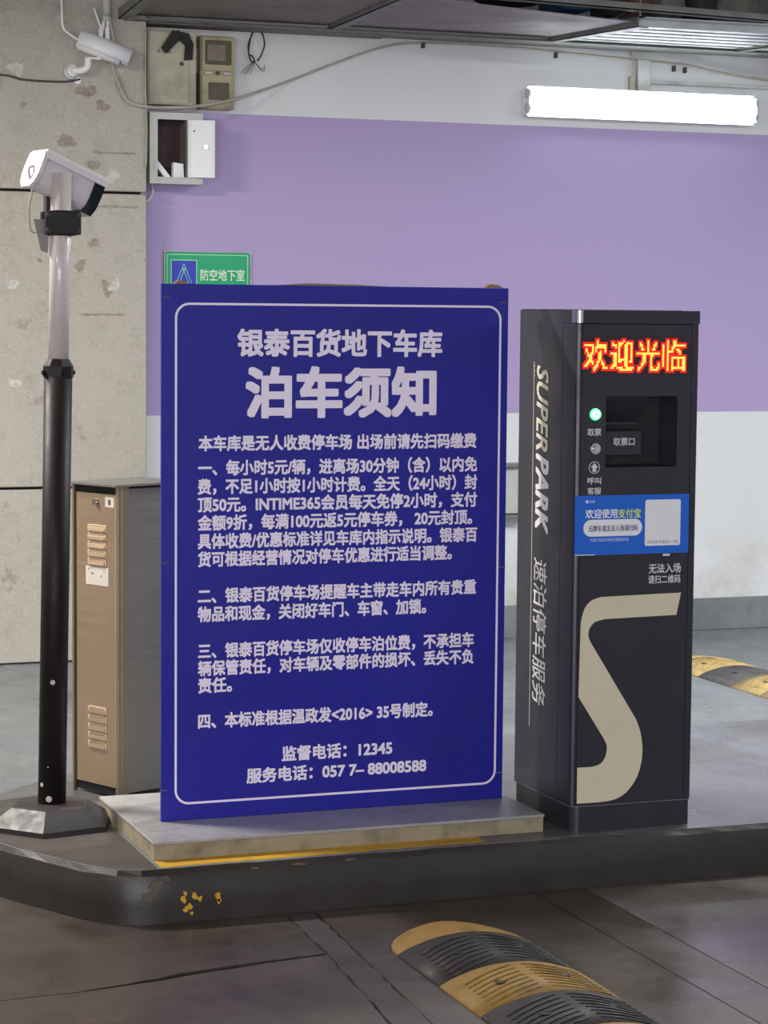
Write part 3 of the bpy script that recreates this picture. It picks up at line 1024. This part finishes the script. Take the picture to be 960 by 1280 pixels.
def ax_prism(prof, a0, a1, bm=None, u_shift=0.0):
    bm = bm or N()
    A = [bm.verts.new(axp(a0, s, u)) for s, u in prof]
    B = [bm.verts.new(axp(a1, s, u + u_shift)) for s, u in prof]
    n_ = len(prof)
    bm.faces.new(A); bm.faces.new(list(reversed(B)))
    for i in range(n_):
        bm.faces.new((A[i], B[i], B[(i + 1) % n_], A[(i + 1) % n_]))
    return bm


prof = [(-0.046, 0.050), (0.046, 0.050), (0.050, 0.030), (0.050, -0.010), (0.040, -0.034), (0.024, -0.046), (-0.024, -0.046), (-0.040, -0.034), (-0.050, -0.010), (-0.050, 0.030)]
obj('housing', ax_prism(prof, -0.082, 0.072), M['shell_white'], lc)
hood = [(-0.056, 0.052), (-0.052, 0.060), (0.052, 0.060), (0.056, 0.052), (0.058, 0.034), (0.054, 0.034), (0.050, 0.0515), (-0.050, 0.0515), (-0.054, 0.034), (-0.058, 0.034)]
obj('sunshield', ax_prism(hood, -0.090, 0.108), M['shell_white'], lc)
endp = [(s * 1.12, u * 1.08) for s, u in prof]
obj('end_cap', ax_prism(endp, -0.094, -0.0825), M['shell_white'], lc)
bm = N()
visor = [(0.052, 0.050), (0.056, 0.010), (0.050, -0.030), (0.030, -0.052), (-0.030, -0.052), (-0.050, -0.030), (-0.056, 0.010), (-0.052, 0.050)]
obj('front_bezel', ax_prism(visor, 0.072, 0.104), M['lens'], lc, 'black glass front of the camera')
bm = N(); cyl(bm, axp(0.104, 0, 0.0), axp(0.110, 0, 0.0), 0.024, n=20)
obj('lens', bm, M['lens'], lc)
bm = N(); tube(bm, [axp(-0.094, 0.006, 0.010), axp(-0.108, 0.012, -0.002) + Vector((0, 0, -0.006)), axp(-0.106, 0.014, 0) + Vector((0.006, 0, -0.06)), axp(-0.105, 0.014, 0) + Vector((-0.004, 0, -0.115)), Vector((-0.085, -0.03, -0.135)), Vector((-0.04, -0.03, -0.112)), Vector((-0.02, -0.05, -0.112))], 0.0028, 8)
obj('cable', bm, M['cable_grey'], lc)
bm = N()
box(bm, (-0.040, 0.000, -0.105), (-0.006, 0.040, -0.020), 0.003)
box(bm, (-0.045, -0.020, -0.115), (0.040, 0.012, -0.088), 0.003)
obj('bracket', bm, M['black_rubber'], lc, 'black mounting bracket')
bm = N()
prism(bm, [(-0.086, -0.100), (-0.040, -0.100), (-0.048, -0.190), (-0.066, -0.185)], 'y', -0.052, -0.047)
obj('cable_gland', bm, M['steel_body'], lc)

# ================================================================== SPEED HUMPS
def hump(x0, w, ys, mats, cap_y, label, h=0.045, cap_mat=None):
    """rubber road hump running along Y; ys are the joints between modules"""
    t = thing('speed_hump', label, 'speed hump', (x0, min(ys), 0.0))
    oy = min(ys)
    K = 14
    def prof(s=1.0):
        return [(w * i / K, h * s * (math.sin(PI * i / K) ** 0.8 if 0 < i < K else 0) + 0.004) for i in range(K + 1)]
    for (ya, yb), m in zip(zip(ys, ys[1:]), mats):
        bm = N()
        pf = prof()
        g = 0.0012 if yb > ya else -0.0012
        A = [bm.verts.new((x, ya + g - oy, z)) for x, z in pf]
        B = [bm.verts.new((x, yb - g - oy, z)) for x, z in pf]
        a0, b0 = [bm.verts.new((x, y - oy, 0.0006)) for x, y in ((0, ya + g), (0, yb - g))]
        a1, b1 = [bm.verts.new((x, y - oy, 0.0006)) for x, y in ((w, ya + g), (w, yb - g))]
        for i in range(K):
            f = bm.faces.new((A[i], A[i + 1], B[i + 1], B[i])); f.smooth = True
        bm.faces.new([a0] + A + [a1]); bm.faces.new(list(reversed([b0] + B + [b1])))
        bm.faces.new((a0, A[0], B[0], b0)); bm.faces.new((a1, b1, B[-1], A[-1])); bm.faces.new((a0, b0, b1, a1))
        md = obj('rubber_module', bm, m, t)
        # moulded chevron grip ribs
        for s in range(8):
            bm = N()
            for side in (0, 1):
                P_ = []
                for k in range(5):
                    q = k / 4
                    u = (0.10 + 0.36 * q) if side == 0 else (0.90 - 0.36 * q)
                    yy = ya + (yb - ya) * (0.08 + 0.105 * s) + abs(yb - ya) * (0.16 * (q - .5) if side == 0 else 0.16 * (q - .5))
                    yy = min(max(yy, min(ya, yb) + .006), max(ya, yb) - .006)
                    z = h * math.sin(PI * u) ** 0.8 + 0.0055
                    P_.append((w * u, yy - oy, z))
                tube(bm, P_, 0.0030, 4, 1)
            obj('grip_rib', bm, m, md)
        for bx in (0.28, 0.72):
            bm = N()
            z = h * math.sin(PI * bx) ** 0.8 + 0.004
            cyl(bm, (w * bx, (ya + yb) / 2 - oy, z - 0.002), (w * bx, (ya + yb) / 2 - oy, z + 0.0022), 0.014, n=14)
            obj('bolt_hole', bm, M['dark_gap'], md)
    if cap_y:
        bm = N()
        y0 = max(ys)
        L = cap_y - y0
        rows = []
        R_ = 7
        for r in range(R_ + 1):
            a = (PI / 2) * r / R_
            cw, cy = math.cos(a), math.sin(a)
            row = []
            for i in range(K + 1):
                u = i / K
                x = w / 2 + (u - .5) * w * max(cw, 0.02)
                z = h * (math.sin(PI * u) ** 0.8 if 0 < i < K else 0) * (cw ** 0.9 if cw > 0.03 else 0) + 0.004
                row.append(bm.verts.new((x, y0 + 0.0012 + L * cy - oy, z)))
            rows.append(row)
        for a, b in zip(rows, rows[1:]):
            for i in range(K):
                f = bm.faces.new((a[i], a[i + 1], b[i + 1], b[i])); f.smooth = True
        low = [bm.verts.new((v.co.x, v.co.y, 0.0006)) for v in ([r[0] for r in rows] + [r[-1] for r in reversed(rows)])]
        up = [r[0] for r in rows] + [r[-1] for r in reversed(rows)]
        for i in range(len(low) - 1):
            bm.faces.new((low[i], low[i + 1], up[i + 1], up[i]))
        obj('end_cap', bm, cap_mat, t, 'rounded yellow end piece')
    return t


hump(1.956, 0.358, [3.40, 3.645, 3.89, 4.14, 4.39, 4.64, 4.89, 5.165], [M['hump_black'], M['hump_yellow'], M['hump_black'], M['hump_yellow'], M['hump_black'], M['hump_yellow'], M['hump_black']], 5.375,
     'black and yellow rubber speed hump on the near road in front of the kerb', 0.042, M['hump_yellow'])
hump(4.745, 0.35, [7.60, 7.85, 8.10, 8.345, 8.59, 8.88, 9.14], [M['hump_pale'], M['hump_grey'], M['hump_pale'], M['hump_pale'], M['hump_grey'], M['hump_pale']], 9.30,
     'dusty yellow and grey speed hump beyond the ticket machine near the back wall', 0.040, M['hump_pale'])

# ================================================================== WALL LAMP
lp = thing('tube_lamp', 'lit twin fluorescent tube lamp on the wall above the ticket machine', 'lamp', (5.085, 10.25, 2.57))
bm = N()
box(bm, (-0.61, -0.026, -0.030), (0.61, -0.002, 0.030), 0.004)
prism(bm, [(-0.030, -0.052), (-0.060, -0.068), (-0.062, -0.071), (-0.026, -0.055)], 'x', -0.605, 0.605)
prism(bm, [(-0.030, 0.052), (-0.026, 0.055), (-0.062, 0.071), (-0.060, 0.068)], 'x', -0.605, 0.605)
box(bm, (-0.605, -0.030, -0.054), (0.605, -0.026, 0.054))
obj('tray', bm, M['fixture'], lp)
for s in (-1, 1):
    bm = N(); cyl(bm, (-0.60, -0.062, s * 0.034), (0.60, -0.062, s * 0.034), 0.024, n=20)
    obj('fluorescent_tube', bm, M['tube'], lp)
    for e in (-1, 1):
        bm = N(); cyl(bm, (e * 0.602, -0.062, s * 0.034), (e * 0.616, -0.062, s * 0.034), 0.0245, n=20)
        obj('tube_cap', bm, M['box_light'], lp)
for e in (-1, 1):
    obj('lamp_end', box(N(), (e * 0.606, -0.085, -0.060), (e * 0.612, -0.004, 0.060), 0.003), M['fixture'], lp)
bm = N(); tube(bm, [(-0.055, -0.02, 0.258), (-0.045, -0.028, 0.225), (-0.034, -0.028, 0.17), (-0.034, -0.024, 0.07)], 0.006, 8)
obj('feed_cable', bm, M['cable_grey'], lp)
obj('cable_clip', box(N(), (-0.055, -0.03, 0.072), (-0.030, -0.002, 0.145), 0.003), M['box_grey'], lp)

# white conduit from the lamp to the right, with clips
cn = thing('wall_conduit', 'white cable trunking on the wall to the right above the lit lamp', 'conduit', (5.10, 10.25, 2.67))
obj('junction_box', box(N(), (-0.030, -0.035, -0.025), (0.035, -0.001, 0.125), 0.004), M['conduit'], cn)
bm = N(); box(bm, (0.036, -0.020, 0.012), (1.6, -0.001, 0.030), 0.003)
obj('duct', bm, M['conduit'], cn)

# ================================================================== OVERHEAD RACK
rk = thing('overhead_rack', 'steel framed storage rack with ribbed sheet decking hanging above the lamp', 'rack', (2.50, 9.15, 2.80))
RL = 4.6
def rz(y):     # underside height along the depth, sloping up toward the wall
    return 0.018 + 0.035 * (y / 0.94)


def deck(xa, xb, mat, ribs, name='deck_sheet'):
    bm = N()
    prof = []
    if ribs:
        k = 6
        for i in range(k):
            y = 0.04 + (0.94 - 0.04) * i / k
            dy = (0.90) / k
            z = rz(y)
            prof += [(y, z + 0.03), (y + dy * .38, z + 0.03), (y + dy * .46, z), (y + dy * .9, z)]
        prof.append((0.94, rz(.94) + 0.03))
    else:
        prof = [(0.04, rz(.04) + .006), (0.94, rz(.94) + .006)]
    pts = prof + [(y, z + 0.004) for y, z in reversed(prof)]
    prism(bm, pts, 'x', xa, xb)
    return obj(name, bm, mat, rk)


deck(0.0, 0.93, M['rack_dark'], False, 'deck_board')
deck(1.00, 2.02, M['rack_grey'], False, 'deck_board')
deck(2.09, 3.00, M['galv'], True)
deck(3.07, 4.6, M['galv'], True)
for xa in (-0.03, 0.94, 2.035, 3.01, 4.60):
    bm = N()
    prism(bm, [(0.0, 0.0), (0.94, rz(.94) - .016), (0.94, rz(.94) - .011), (0.0, 0.005)], 'x', xa, xa + 0.05)
    prism(bm, [(0.0, 0.0), (0.94, rz(.94) - .016), (0.94, rz(.94) + .03), (0.0, 0.045)], 'x', xa, xa + 0.005)
    obj('crossbar', bm, M['rail'], rk)
bm = N()
box(bm, (-0.03, -0.006, 0.012), (RL + .05, 0.034, 0.017))
box(bm, (-0.03, -0.006, 0.012), (RL + .05, -0.001, 0.042))
obj('front_rail', bm, M['rail'], rk, 'grey angle iron along the front edge')
obj('back_rail', box(N(), (0.0, 0.905, rz(.94) - .02), (RL + .05, 0.945, rz(.94) - .015)), M['rail'], rk)
bm = N()
box(bm, (1.25, 0.952, 0.036), (RL + .05, 1.098, 0.050), 0.001)
obj('wall_ledger', bm, M['rail'], rk)
obj('wall_ledger', box(N(), (0.11, 0.952, 0.030), (1.249, 1.098, 0.050), 0.001), M['rack_dark'], rk)
for xa in (0.2, 2.05, 4.2):
    for ya in (0.012, 0.85):
        bm = N(); cyl(bm, (xa, ya, 0.05), (xa, ya, 0.498), 0.006, n=8)
        obj('hanger_rod', bm, M['rail'], rk)


for o in [c for c in bpy.data.objects if c.parent == rk]:      # the left bays are hung a little higher along their front edge
    for v in o.data.vertices:
        if v.co.x < 2.06 and v.co.y < 0.94:
            v.co.z += (2.06 - v.co.x) * 0.052 * (1 - v.co.y / 0.94)


def lump(name, label, cat, x, y, z, sx, sy, sz, mat, seed):
    rd = random.Random(seed)
    bm = N()
    bmesh.ops.create_icosphere(bm, subdivisions=3, radius=1.0)
    ph = [rd.uniform(0, 6) for _ in range(6)]
    for v in bm.verts:
        c = v.co
        b = [math.copysign(abs(a) ** 0.55, a) for a in c]
        w_ = 1 + 0.10 * math.sin(5 * b[0] + ph[0]) * math.sin(4 * b[1] + ph[1]) + 0.07 * math.sin(9 * b[2] + 7 * b[0] + ph[2]) + 0.04 * math.sin(15 * b[1] + 11 * b[0] + ph[3])
        v.co = Vector((b[0] * sx * w_, b[1] * sy * w_, max((b[2] + .86) * sz * w_, 0.0)))
    for f in bm.faces: f.smooth = True
    o = obj(name, bm, mat, None, label, cat)
    o.location = (x, y, z)
    return o


dz = 2.80 + 0.066
lump('storage_sack', 'dark sack on the rack, left of the folded blue tarpaulin', 'sack', 4.02, 9.36, dz + .03, .15, .12, .07, M['sack_dark'], 1)
lump('folded_tarpaulin', 'folded blue tarpaulin lying on the overhead rack', 'tarpaulin', 4.30, 9.36, dz + .012, .10, .12, .07, M['tarp_blue'], 2)
lump('storage_sack', 'black sack on the rack, right beside the folded blue tarpaulin', 'sack', 4.49, 9.36, dz, .055, .12, .08, M['sack_dark'], 3)
lump('storage_sack', 'reddish brown sack lying on the overhead rack', 'sack', 4.61, 9.36, dz, .05, .10, .07, M['sack_brown'], 4)
lump('storage_bundle', 'grey green bundle on the rack, between the brown sack and a black sack', 'bundle', 4.76, 9.38, dz, .075, .12, .09, M['sack_grey'], 5)
lump('storage_sack', 'black sack on the rack, wedged between two grey green bundles', 'sack', 4.91, 9.36, dz, .055, .12, .09, M['sack_dark'], 6)
lump('storage_bundle', 'wide grey green bundle at the right end of the rack', 'bundle', 5.14, 9.40, dz, .14, .12, .10, M['sack_grey'], 8)

# ================================================================== ELECTRICAL BOXES
b1 = thing('distribution_box', 'aged grey steel distribution box at the corner below the rack', 'electrical box', (2.612, 10.25, 2.48))
obj('box_body', box(N(), (0.0, -0.118, 0.0), (0.225, -0.001, 0.325), 0.003), M['box_grey'], b1)
dr = obj('door', box(N(), (0.006, -0.124, 0.006), (0.190, -0.1185, 0.319), 0.003), M['box_grey'], b1)
bm = N(); cyl(bm, (0.155, -0.124, 0.180), (0.155, -0.131, 0.180), 0.009, n=14)
obj('lock', bm, M['cable_dark'], dr)
for i in range(3):
    bm = N(); prism(bm, circ(0.050 + i * 0.024, 0.232, 0.008, 12), 'y', -0.1246, -0.1238)
    obj('faint_mark', bm, M['stain'], dr)
b2 = thing('meter_box', 'yellowed plastic electricity meter box with two windows', 'meter', (2.868, 10.25, 2.472))
bm = N()
box(bm, (0.0, -0.075, 0.0), (0.160, -0.001, 0.325), 0.006, 2)
obj('housing', bm, M['meter'], b2)
bm = N()
ring_prism(bm, rrect(0.006, 0.170, 0.154, 0.318, 0.008, 3), rrect(0.018, 0.196, 0.142, 0.305, 0.008, 3), 'y', -0.086, -0.0745)
obj('upper_frame', bm, M['meter'], b2)
wn = obj('window', prism(N(), rrect(0.019, 0.197, 0.141, 0.304, 0.006, 3), 'y', -0.079, -0.0755), M['meter_glass'], b2)
obj('dial_plate', box(N(), (0.032, -0.0805, 0.215), (0.115, -0.0788, 0.285)), M['meter_face'], wn)
bm = N()
ring_prism(bm, rrect(0.006, 0.008, 0.154, 0.150, 0.008, 3), rrect(0.034, 0.040, 0.132, 0.118, 0.006, 3), 'y', -0.084, -0.0745)
obj('lower_frame', bm, M['meter'], b2)
obj('window', prism(N(), rrect(0.035, 0.041, 0.131, 0.117, 0.006, 3), 'y', -0.079, -0.0755), M['meter_glass'], b2)
for xx, cc in ((0.018, 1), (0.105, 1)):
    obj('latch', box(N(), (xx, -0.088, 0.153), (xx + 0.034, -0.075, 0.164), 0.002), M['box_light'], b2)
bm = N(); cyl(bm, (0.079, -0.075, 0.160), (0.079, -0.084, 0.160), 0.009, n=12)
obj('seal', bm, M['cable_dark'], b2)
# duct piece between the two boxes
dd = thing('duct_piece', 'short grey and black duct between distribution box and meter box', 'duct', (2.841, 10.25, 2.49))
obj('upper_section', box(N(), (0.0, -0.05, 0.14), (0.024, -0.001, 0.255), 0.003), M['rack_grey'], dd)
obj('lower_section', box(N(), (0.0, -0.05, 0.0), (0.024, -0.001, 0.139), 0.003), M['black_rubber'], dd)

b3 = thing('open_box', 'light grey wall box with its small door hanging open', 'electrical box', (2.622, 10.25, 2.130))
bm = N()
W3, H3, D3 = 0.245, 0.315, 0.12
box(bm, (0.0, -D3, 0.0), (0.004, -0.001, H3)); box(bm, (W3 - .004, -D3, 0.0), (W3, -0.001, H3))
box(bm, (0.004, -D3, 0.0), (W3 - .004, -0.001, 0.004)); box(bm, (0.004, -D3, H3 - .004), (W3 - .004, -0.001, H3))
ring_prism(bm, rrect(0, 0, W3, H3, 0.002, 1), rrect(0.036, 0.030, 0.172, 0.284, 0.002, 1), 'y', -D3 - 0.003, -D3)
obj('box_shell', bm, M['box_light'], b3)
obj('back_plate', box(N(), (0.004, -0.012, 0.004), (W3 - .004, -0.002, H3 - .004)), M['box_inside'], b3)
obj('inner_side', box(N(), (0.168, -D3 + .004, 0.03), (0.172, -0.013, 0.284)), M['steel_body'], b3)
bm = N()
an = math.radians(-14)
# open door, hinged at the right of the opening, swung right around
hx = 0.176
dirv = Vector((math.cos(an), math.sin(an), 0)); nv = Vector((-dirv.y, dirv.x, 0))
def dbox(bm, a0, a1, t0, t1, z0, z1):
    c0 = Vector((hx, -D3 - 0.006, 0))
    vs_ = [bm.verts.new(c0 + dirv * a + nv * t + Vector((0, 0, z))) for a in (a0, a1) for t in (t0, t1) for z in (z0, z1)]
    for f in ((0, 1, 3, 2), (4, 6, 7, 5), (0, 4, 5, 1), (2, 3, 7, 6), (0, 2, 6, 4), (1, 5, 7, 3)):
        bm.faces.new([vs_[i] for i in f])
dbox(bm, 0.0, 0.118, -0.002, 0.002, 0.030, 0.284)
dbox(bm, 0.0, 0.006, -0.010, -0.002, 0.030, 0.284); dbox(bm, 0.112, 0.118, -0.010, -0.002, 0.030, 0.284)
dd3 = obj('door', bm, M['fixture'], b3, 'small white open door')
bm = N(); cc = Vector((hx, -D3 - .006, 0.165)) + dirv * 0.078
cyl(bm, cc - nv * 0.002, cc - nv * 0.014, 0.011, n=14)
obj('lock', bm, M['chrome'], dd3)
bm = N(); cc = Vector((hx, -D3 - .006, 0.235)) + dirv * 0.026
cyl(bm, cc - nv * 0.002, cc - nv * 0.005, 0.004, n=10)
obj('rivet', bm, M['cable_dark'], dd3)
# loose items inside
bm = N(); box(bm, (-0.012, -0.018, 0), (0.012, 0.018, 0.115), 0.002)
o = obj('plastic_strip', bm, M['white_plastic'], None, 'white strip leaning inside the open wall box', 'strip')
o.location = (2.722, 10.165, 2.146); o.rotation_euler = (0, math.radians(-40), 0)
bm = N(); prism(bm, [(0, 0), (0.054, 0), (0.048, 0.086), (0.004, 0.092)], 'y', -0.018, 0.018)
o = obj('small_carton', bm, M['white_plastic'], None, 'small white carton standing inside the open wall box', 'carton')
o.location = (2.733, 10.165, 2.1345)
bm = N(); tube(bm, [(0.035, -0.03, 0.0), (0.038, -0.03, -0.035), (0.015, -0.03, -0.072), (-0.028, -0.02, -0.082), (-0.042, 0.0, -0.084)], 0.0065, 8)
obj('tail_cable', bm, M['conduit'], b3)

# black strap looped over the distribution box
sp = thing('black_strap', 'black rubber strap bent over the top of the distribution box', 'strap', (2.72, 10.12, 2.72))
bm = N()
prism(bm, [(-0.052, 0.005), (-0.030, -0.020), (0.030, 0.040), (0.030, 0.085), (-0.002, 0.080)], 'y', -0.020, -0.010)
obj('bent_flap', bm, M['black_rubber'], sp)
bm = N()
prism(bm, [(-0.002, 0.085), (0.075, 0.075), (0.098, 0.030), (0.094, -0.040), (0.055, -0.045), (0.060, 0.020), (0.030, 0.045)], 'y', -0.009, -0.003)
obj('hanging_end', bm, M['black_rubber'], sp)

# ================================================================== CABLES
def cable(name, label, pts, r, mat, cat='cable', n=8, r_end=None):
    bm = N(); tube(bm, pts, r, n, 6, r_end, 0.55)
    return obj(name, bm, mat, None, label, cat)


cable('sagging_cable', 'long grey cable sagging below the boxes and rising to the rack', [(2.400, 10.080, 2.83), (2.425, 10.080, 2.72), (2.445, 10.080, 2.62), (2.487, 10.085, 2.52), (2.520, 10.085, 2.478), (2.60, 10.085, 2.462), (2.70, 10.08, 2.462), (2.84, 10.09, 2.476), (3.02, 10.14, 2.518), (3.29, 10.235, 2.612), (3.52, 10.235, 2.706), (3.75, 10.235, 2.790), (3.95, 10.235, 2.822), (4.38, 10.235, 2.824), (4.70, 10.235, 2.810), (4.98, 10.235, 2.798), (5.33, 10.235, 2.782), (5.50, 10.235, 2.756), (5.80, 10.235, 2.728), (6.4, 10.235, 2.70)], 0.0100, M['cable_grey'], r_end=0.0055)
for i, x in enumerate((3.96, 4.64, 5.27, 5.33)):
    bm = N(); box(bm, (-0.006, -0.028, -0.018), (0.006, -0.001, 0.010), 0.002)
    o = obj('cable_clip', bm, M['cable_dark'], None, ['small dark cable clip on the white wall left of the lamp', 'small dark cable clip just above the left half of the lamp', 'left one of two dark clips above the right half of the lamp', 'right one of two dark clips above the right half of the lamp'][i], 'clip')
    o.location = (x, 10.25, [2.815, 2.80, 2.765, 2.76][i])
# a thin conduit down the corner beside the boxes
cable('corner_wire', 'thin pale wire running down the concrete corner beside the boxes', [(2.594, 10.088, 2.80), (2.592, 10.088, 2.62), (2.594, 10.088, 2.48), (2.598, 10.088, 2.36), (2.594, 10.088, 2.2)], 0.004, M['cable_grey'])
cable('slanting_wire', 'thin wire slanting across the front of the distribution box', [(2.604, 10.11, 2.60), (2.625, 10.105, 2.545), (2.648, 10.10, 2.49)], 0.0022, M['cable_grey'])
cable('surface_wire', 'grey wire along the concrete wall left of the white camera', [(1.6, 10.092, 2.585), (1.95, 10.092, 2.575), (2.05, 10.092, 2.558), (2.22, 10.092, 2.556), (2.30, 10.092, 2.57)], 0.0045, M['cable_dark'])
# coil of black wire on the wall
cc = thing('wire_coil', 'small black coil of loose wire ends on the white wall', 'wire coil', (3.13, 10.25, 2.74))
bm = N(); tube(bm, [(0.0, -0.02, 0.09), (-0.022, -0.02, 0.03), (-0.012, -0.02, -0.035), (0.008, -0.02, -0.045), (-0.002, -0.02, -0.02), (-0.02, -0.02, -0.005), (-0.012, -0.02, 0.06), (0.008, -0.02, 0.098), (0.040, -0.02, 0.09), (0.055, -0.02, 0.04), (0.040, -0.02, -0.01), (0.022, -0.02, -0.04)], 0.0035, 6)
obj('loop', bm, M['cable_black'], cc)
rd = random.Random(3)
for i in range(6):
    a = Vector((0.005, -0.02, -0.04)); e = Vector((-0.055 + i * 0.012, -0.02 - 0.004 * i, -0.09 - 0.02 * rd.random()))
    if i > 3: e = Vector((0.055, -0.03, -0.055 - .015 * (i - 4)))
    bm = N(); tube(bm, [a, (a + e) / 2 + Vector((0.01, -0.006, 0.012 if i <= 3 else -.03)), e], 0.0014, 5)
    obj('wire_end', bm, M['cable_dark'], cc)

# ================================================================== UPPER LEFT BULLET CAMERA
bc = thing('security_camera', 'white cylindrical security camera mounted high on the concrete wall', 'camera', (2.262, 10.1, 2.60))
bm = N(); cyl(bm, (0.0, -0.001, 0.0), (0.0, -0.016, 0.0), 0.034, 0.030, 24)
cyl(bm, (0.0, -0.016, 0.0), (0.004, -0.030, 0.004), 0.030, 0.018, 24)
obj('mount', bm, M['white_plastic'], bc)
bm = N(); tube(bm, [(0.004, -0.028, 0.004), (0.035, -0.050, 0.004), (0.058, -0.060, 0.020), (0.060, -0.062, 0.055)], 0.015, 12)
obj('arm', bm, M['white_plastic'], bc)
bm = N(); box(bm, (0.048, -0.075, 0.052), (0.118, -0.048, 0.060), 0.002)
obj('saddle', bm, M['white_plastic'], bc)
A0, A1 = Vector((0.030, -0.052, 0.132)), Vector((0.205, -0.085, 0.068))
dv = (A1 - A0).normalized()
bm = N(); cyl(bm, A0, A1, 0.042, 0.042, 28)
obj('body', bm, M['white_plastic'], bc)
# curved sunshield: half shell
bm = N()
sx_ = dv.cross(Vector((0, 0, 1))).normalized(); su_ = sx_.cross(dv).normalized()
rows = []
for (p, rr) in ((A0 - dv * .012, .0475), (A1 + dv * .035, .0475)):
    rows.append([p + (sx_ * math.cos(t) + su_ * math.sin(t)) * q for q in (rr, rr - .004) for t in [math.radians(-30 + 240 * j / 20) for j in range(21)]])
V_ = [[bm.verts.new(p) for p in r] for r in rows]
a, b = V_
for j in range(20):
    for o_ in (0, 21):
        f = bm.faces.new((a[o_ + j], a[o_ + j + 1], b[o_ + j + 1], b[o_ + j])); f.smooth = True
    bm.faces.new((a[j], a[j + 1], a[21 + j + 1], a[21 + j])); bm.faces.new((b[j], b[j + 1], b[21 + j + 1], b[21 + j]))
for j in (0, 20):
    bm.faces.new((a[j], a[21 + j], b[21 + j], b[j]))
obj('sunshield', bm, M['white_plastic'], bc)
bm = N(); cyl(bm, A1, A1 + dv * 0.004, 0.036, n=24)
obj('lens', bm, M['lens'], bc)
cyl_b = N(); cyl(cyl_b, A0, A0 - dv * 0.012, 0.041, 0.030, 24)
obj('rear_cap', cyl_b, M['white_plastic'], bc)
bm = N(); tube(bm, [A0 - dv * 0.012, A0 - dv * 0.03 + Vector((-.01, 0, .01)), A0 + Vector((-0.075, 0, 0.05)), A0 + Vector((-0.082, 0, 0.12)), A0 + Vector((-0.078, 0.02, 0.23))], 0.0055, 8)
obj('cable', bm, M['white_plastic'], bc)
bm = N(); prism(bm, circ(2.290, 2.565, 0.016, 16), 'y', 10.094, 10.101)
obj('blank_cover', bm, M['white_plastic'], wall_left, 'small round white cover')
# conduit with loose leads above the camera
cd = thing('ceiling_conduit', 'grey conduit stub above the security camera with loose white leads', 'conduit', (2.415, 10.1, 2.83))
bm = N(); cyl(bm, (0.0, -0.022, -0.004), (0.0, -0.022, 0.46), 0.018, n=16); cyl(bm, (0, -.022, -.006), (0, -.022, .02), .021, n=16)
obj('pipe', bm, M['box_light'], cd)
for i, (x0, x1, za, zb) in enumerate(((-0.018, -0.030, -0.025, -0.115), (0.004, 0.0, -0.004, -0.105), (0.012, 0.034, -0.004, -0.11))):
    bm = N()
    tube(bm, [(x0 * .4, -0.022, 0.0), (x0, -0.03, za), (x1, -0.034, zb)], 0.007 if i < 2 else 0.0065, 8)
    if i < 2: box(bm, (x1 - 0.009, -0.044, zb), (x1 + 0.009, -0.026, zb + 0.075), 0.003)
    obj('loose_lead', bm, M['white_plastic'] if i < 2 else M['cable_grey'], cd)
bm = N(); tube(bm, [(-0.055, -0.02, 0.05), (-0.04, -0.025, 0.0), (-0.022, -0.03, -0.05)], 0.005, 8)
obj('thin_lead', bm, M['white_plastic'], cd)

# ================================================================== GREEN SIGN
gs = thing('shelter_sign', 'green wall sign with blue square and Chinese text behind the notice board', 'sign', (2.720, 10.25, 1.625))
obj('sign_plate', box(N(), (0, -0.008, 0), (0.404, -0.001, 0.207), 0.002), M['sign_green'], gs)
bm = N(); ring_prism(bm, rrect(0.010, 0.010, 0.394, 0.197, 0.003, 2), rrect(0.014, 0.014, 0.390, 0.193, 0.002, 2), 'y', -0.0092, -0.008)
obj('border_line', bm, M['sign_line'], gs)
obj('sign_rim', ring_prism(N(), rrect(-0.003, -0.003, 0.407, 0.210, 0.003, 2), rrect(0.001, 0.001, 0.403, 0.206, 0.002, 2), 'y', -0.012, -0.001), M['chrome'], gs)
obj('blue_square', box(N(), (0.033, -0.0095, 0.050), (0.148, -0.008, 0.168)), M['sign_blue'], gs)
bm = N(); ring_prism(bm, rrect(0.029, 0.046, 0.152, 0.172, 0.001, 1), rrect(0.033, 0.050, 0.148, 0.168, 0.001, 1), 'y', -0.0098, -0.008)
obj('square_border', bm, M['sign_line'], gs)
bm = N()
cx_ = 0.0905
for a, b in (((cx_ - .036, .066), (cx_, .154)), ((cx_, .154), (cx_ + .036, .066)), ((cx_ - .022, .066), (cx_, .122)), ((cx_, .122), (cx_ + .022, .066))):
    cyl(bm, (a[0], -0.0097, a[1]), (b[0], -0.0097, b[1]), 0.0018, n=4)
cyl(bm, (cx_, -0.0095, .128), (cx_, -0.0105, .128), .006, n=12)
obj('shield_symbol', bm, M['sign_line'], gs)
lettering('防空地下室', 0.168, 0.378, 0.103, 0.050, M['sign_text'], gs, y=-0.008, bold=0.016)

# ================================================================== WALL BRACKET BETWEEN BOARD AND MACHINE
wb = thing('wall_bracket', 'pale steel bracket on the wall between notice board and ticket machine', 'bracket', (4.30, 10.25, 0.59))
obj('back_plate', box(N(), (0.0, -0.055, 0.02), (0.205, -0.001, 0.245), 0.002), M['box_light'], wb)
for z in (0.0, 0.246):
    obj('flange', box(N(), (-0.005, -0.085, z), (0.215, -0.001, z + 0.016), 0.002), M['steel_body'], wb)
bm = N(); cyl(bm, (0.168, -0.055, 0.085), (0.168, -0.060, 0.085), 0.011, n=14)
obj('bolt', bm, M['cable_dark'], wb)
